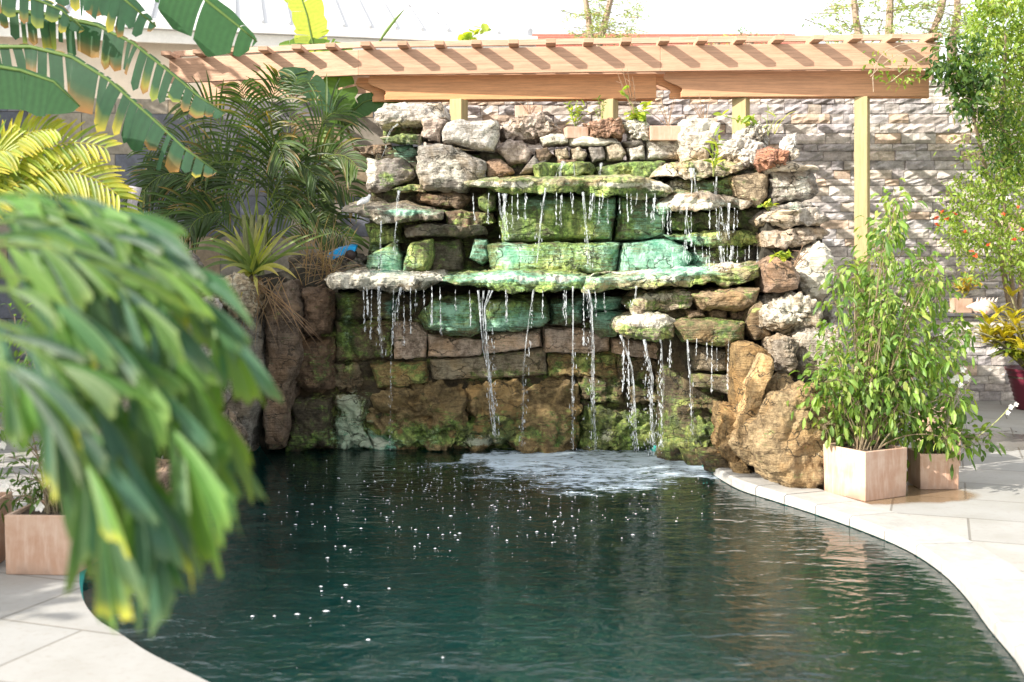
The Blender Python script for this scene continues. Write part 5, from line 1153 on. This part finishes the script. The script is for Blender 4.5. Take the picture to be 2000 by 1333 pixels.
# strap leaf plant on the left bank
sp_=empty('strap_leaf_plant',P(490,520,9.7)); tag(sp_,'rosette of long arching green and yellow strap leaves on the left bank beside the fall','plant')
mb=MB(); c=P(492,535,9.7)
SG=[(.16,.22,.06),(.22,.28,.06),(.30,.33,.07),(.12,.18,.05)]
def strap(mb,c,T_,h_,w0,col,tip=None):
    m=c.lerp(T_,.5)+Vector((0,0,h_)); pts=bez(c,m,T_,10); ws=[w0*.7,w0,w0,w0,w0*.95,w0*.88,w0*.78,w0*.64,w0*.48,w0*.28,w0*.03]
    side=Vector((T_.z-c.z+.001,.35,abs(T_.x-c.x)+.02)).normalized(); mb.ribbon(pts,ws,side,[mixc(col,tip or col,(i/10)**2) for i in range(11)],.35)
for x,y,h_ in [(370,480,.22),(340,500,.25),(395,470,.2),(420,450,.15),(455,440,.05),(480,425,0),(500,430,0),(525,425,.05),(550,450,.1),(590,460,.15),(620,455,.12),(650,455,.12),(600,500,.15),(640,490,.2),(400,510,.15),(380,540,.2),(440,470,.1),(510,440,.05),(540,470,.1),(570,440,.06),(460,500,.1),(430,530,.12)]:
    strap(mb,c+Vector((random.uniform(-.04,.04),random.uniform(-.04,.04),0)),P(x,y,9.7+random.uniform(-.35,.35)),h_,.021,jit(random.choice(SG)),(.42,.36,.12) if random.random()<.5 else None)
for x,y,h_ in [(430,585,.12),(470,585,.10),(505,580,.10),(545,540,.12),(580,545,.18),(445,570,.15)]: strap(mb,c,P(x,y,9.25),h_,.022,(.36,.38,.09),(.45,.36,.12))
mb.build('foliage',M['leaf'],sp_); mb=MB()
for k in range(70):
    a=P(random.uniform(590,660),random.uniform(500,560),9.9); T_=P(random.uniform(560,720),random.uniform(400,560),9.8+random.uniform(-.3,.3)); strap(mb,a,T_,random.uniform(0,.15),.004,jit((.32,.22,.15)))
for k in range(26):
    a=c+Vector((random.uniform(-.1,.3),0,-.03)); T_=P(random.uniform(440,640),random.uniform(600,700),9.35); strap(mb,a,T_,random.uniform(.0,.15),.004,jit((.30,.20,.13)))
mb.build('dry_leaves',M['leaf'],sp_)
# driftwood stump by the palm
mb=MB(); mb.tube([P(262,470,9.6),P(262,430,9.6),P(258,400,9.6),P(264,365,9.6)],[.05,.045,.04,.055],9,(.46,.42,.46)); tag(mb.build('driftwood_stump',M['bark'],smooth=True),'pale weathered driftwood stump standing left of the dark palm','driftwood')

# shrubs in the left planter
bush('flowering_shrub','white flowering shrub in the terracotta planter on the left deck','shrub',pl+Vector((0,0,.25)),[(-20,650),(120,560),(200,640),(190,800),(170,960),(60,1000),(-20,980)],5.9,6.6,34,26,.06,.018,[(.06,.12,.03),(.10,.18,.04)],flowers=((.82,.8,.78),[(78,990,5.9,.03),(5,870,6,.026),(370,740,6.6,.03),(360,750,6.6,.03),(12,945,5.9,.03)]),spread=.05)

# ------------------------------------------------------------------ blurred fishtail palm in the foreground
fp=empty('fishtail_palm',Vector((-1.15,2.1,0))); tag(fp,'big out of focus fishtail palm frond with ragged yellow edged leaflets in the left foreground','palm')
FGc=[(.045,.12,.04),(.065,.15,.035),(.035,.10,.055),(.09,.19,.035),(.04,.11,.07)]
stm=MB(); stm.tube([Vector((-1.25,2.3,0)),Vector((-1.2,2.25,1.0)),P(-190,700,2.3)],[.035,.03,.02],8,(.16,.22,.07)); stm.build('trunk',M['bark'],fp)
def fish(mb,p,dv,L,wd,col):
    """wedge leaflet widening to a ragged blunt end"""
    dv=dv.normalized(); sd=dv.cross(Vector((random.uniform(-.5,.5),-1,random.uniform(-.2,.5)))).normalized(); nn=sd.cross(dv); n_=6; m_=6; vs=[];cc=[]; q=p.copy(); d_=dv.copy(); fold=random.uniform(.15,.5); yl=random.random()<.08
    rag=[random.uniform(-.10,.08) for _ in range(m_+1)]
    slant=random.uniform(-.25,.25)
    for i in range(n_+1):
        t=i/n_; w_=wd*(.10+.90*t**.8)*(1 if t<.85 else .95)
        for j in range(m_+1):
            u=j/m_*2-1; ex=(rag[j]+slant*u)*L*(t**3)
            vs.append(q+sd*u*w_*.5+d_*ex+nn*abs(u)*w_*fold*.5+nn*math.sin(u*9)*w_*.03)
            e_=max(0,(t-.82)/.18)*.8+max(0,abs(u)-.8)*1.0; cc.append(mixc(col,(.50,.48,.05),min(.9,e_*(1 if yl else .13))))
        q=q+d_*L/n_; d_=(d_+Vector((0,0,-.10))).normalized()
    fs=[]
    for i in range(n_):
        for j in range(m_): a=i*(m_+1)+j; fs.append((a,a+1,a+m_+2,a+m_+1))
    mb.add(vs,fs,cc)
ribs=[([(-200,520),(60,330),(300,480),(430,640)],2.2),([(-200,560),(60,380),(260,520),(380,760)],2.05),([(-200,620),(60,470),(260,640),(370,920)],1.95),([(-200,700),(40,560),(220,760),(290,1020)],1.9),([(-200,740),(40,620),(150,800),(200,1010)],1.85),
      ([(-200,480),(0,320),(160,380),(260,440)],2.3),([(-200,540),(0,400),(180,480),(330,620)],2.15),([(-200,640),(0,560),(160,700),(240,900)],1.98),([(-200,600),(40,430),(300,640),(400,850)],2.1),([(-200,500),(20,360),(200,400),(350,540)],2.25)]
for pts_,d_ in ribs:
    W_=[P(x,y,d_+.12-.06*i) for i,(x,y) in enumerate(pts_)]
    # cubic bezier
    cv=[]
    for k in range(31):
        t=k/30; cv.append(W_[0]*(1-t)**3+W_[1]*3*t*(1-t)**2+W_[2]*3*t*t*(1-t)+W_[3]*t**3)
    fr=empty('frond',W_[0]); fr.parent=fp; fr.matrix_parent_inverse=parent_matrix(fp).inverted()
    st=MB(); st.tube(cv,[.0045*(1-.7*k/30) for k in range(31)],6,(.14,.22,.05)); st.build('stalk',M['thick'],fr)
    mb=MB(); K=12
    for k in range(K):
        t=.30+.70*(k+random.uniform(.1,.9))/K; i=min(29,int(t*30)); p=cv[i]; tg=(cv[i+1]-cv[i]).normalized(); nn=Vector((-tg.z,0,tg.x))
        for s_ in (-1,1):
            out=nn*s_*random.uniform(.2,.7)+tg*.95+Vector((random.uniform(-.25,.25),random.uniform(-.35,.25),random.uniform(-.75,-.1))); 
            fish(mb,p,out,random.uniform(.11,.22),random.uniform(.022,.044),jit(random.choice(FGc),.28))
    fish(mb,cv[-1],(cv[-1]-cv[-2]).normalized()+Vector((0,0,-.3)),.15,.06,jit(random.choice(FGc)))
    mb.build('leaflets',M['thick'],fr)

# ------------------------------------------------------------------ tall trees on the left bank, beyond the border, that shade the rockery and the back of the pool
def shade_tree(label,x,y,h,r,zlo):
    e=empty('leafy_tree',(x,y,0)); tag(e,label,'tree'); st=MB(); lf=MB()
    top=Vector((x,y,h*.8)); st.tube([Vector((x,y,0)),Vector((x+.1,y,h*.4)),top],[.16,.12,.05],10,(.28,.22,.17))
    for k in range(9):
        a=k*2.4; q=Vector((x+math.cos(a)*r*.7,y+math.sin(a)*r*.7,zlo+(h-zlo)*(.2+.09*k))); st.tube([Vector((x,y,zlo*.6+(h-zlo)*.06*k)),q],[.05,.015],6,(.28,.22,.17))
    n=0
    while n<115:
        v=rvec(); 
        if v.length>1: continue
        c=Vector((x+v.x*r,y+v.y*r,(h+zlo)/2+v.z*(h-zlo)/2)); n+=1
        for k in range(22): leaf(lf,c+rvec()*.26,rvec(-.8,.5),.20,.10,jit(random.choice(DG)),.5)
    lf.build('crown',M['leaf'],e); st.build('trunk',M['bark'],e)
shade_tree('dense leafy tree outside the left border, nearest the slate return wall middle',-7.0,5.5,5.7,1.05,3.0)
shade_tree('dense leafy tree outside the left border, second from the camera',-7.1,7.1,5.9,1.2,2.4)
shade_tree('dense leafy tree outside the left border, far corner of the slate wall',-7.0,9.0,6.4,1.45,2.4)
shade_tree('dense leafy tree outside the left border behind the far end of the slate wall',-7.0,11.0,6.1,1.4,2.4)
shade_tree('rounded low leafy tree outside the left border beside the left planter',-7.0,3.7,3.9,.75,.9)
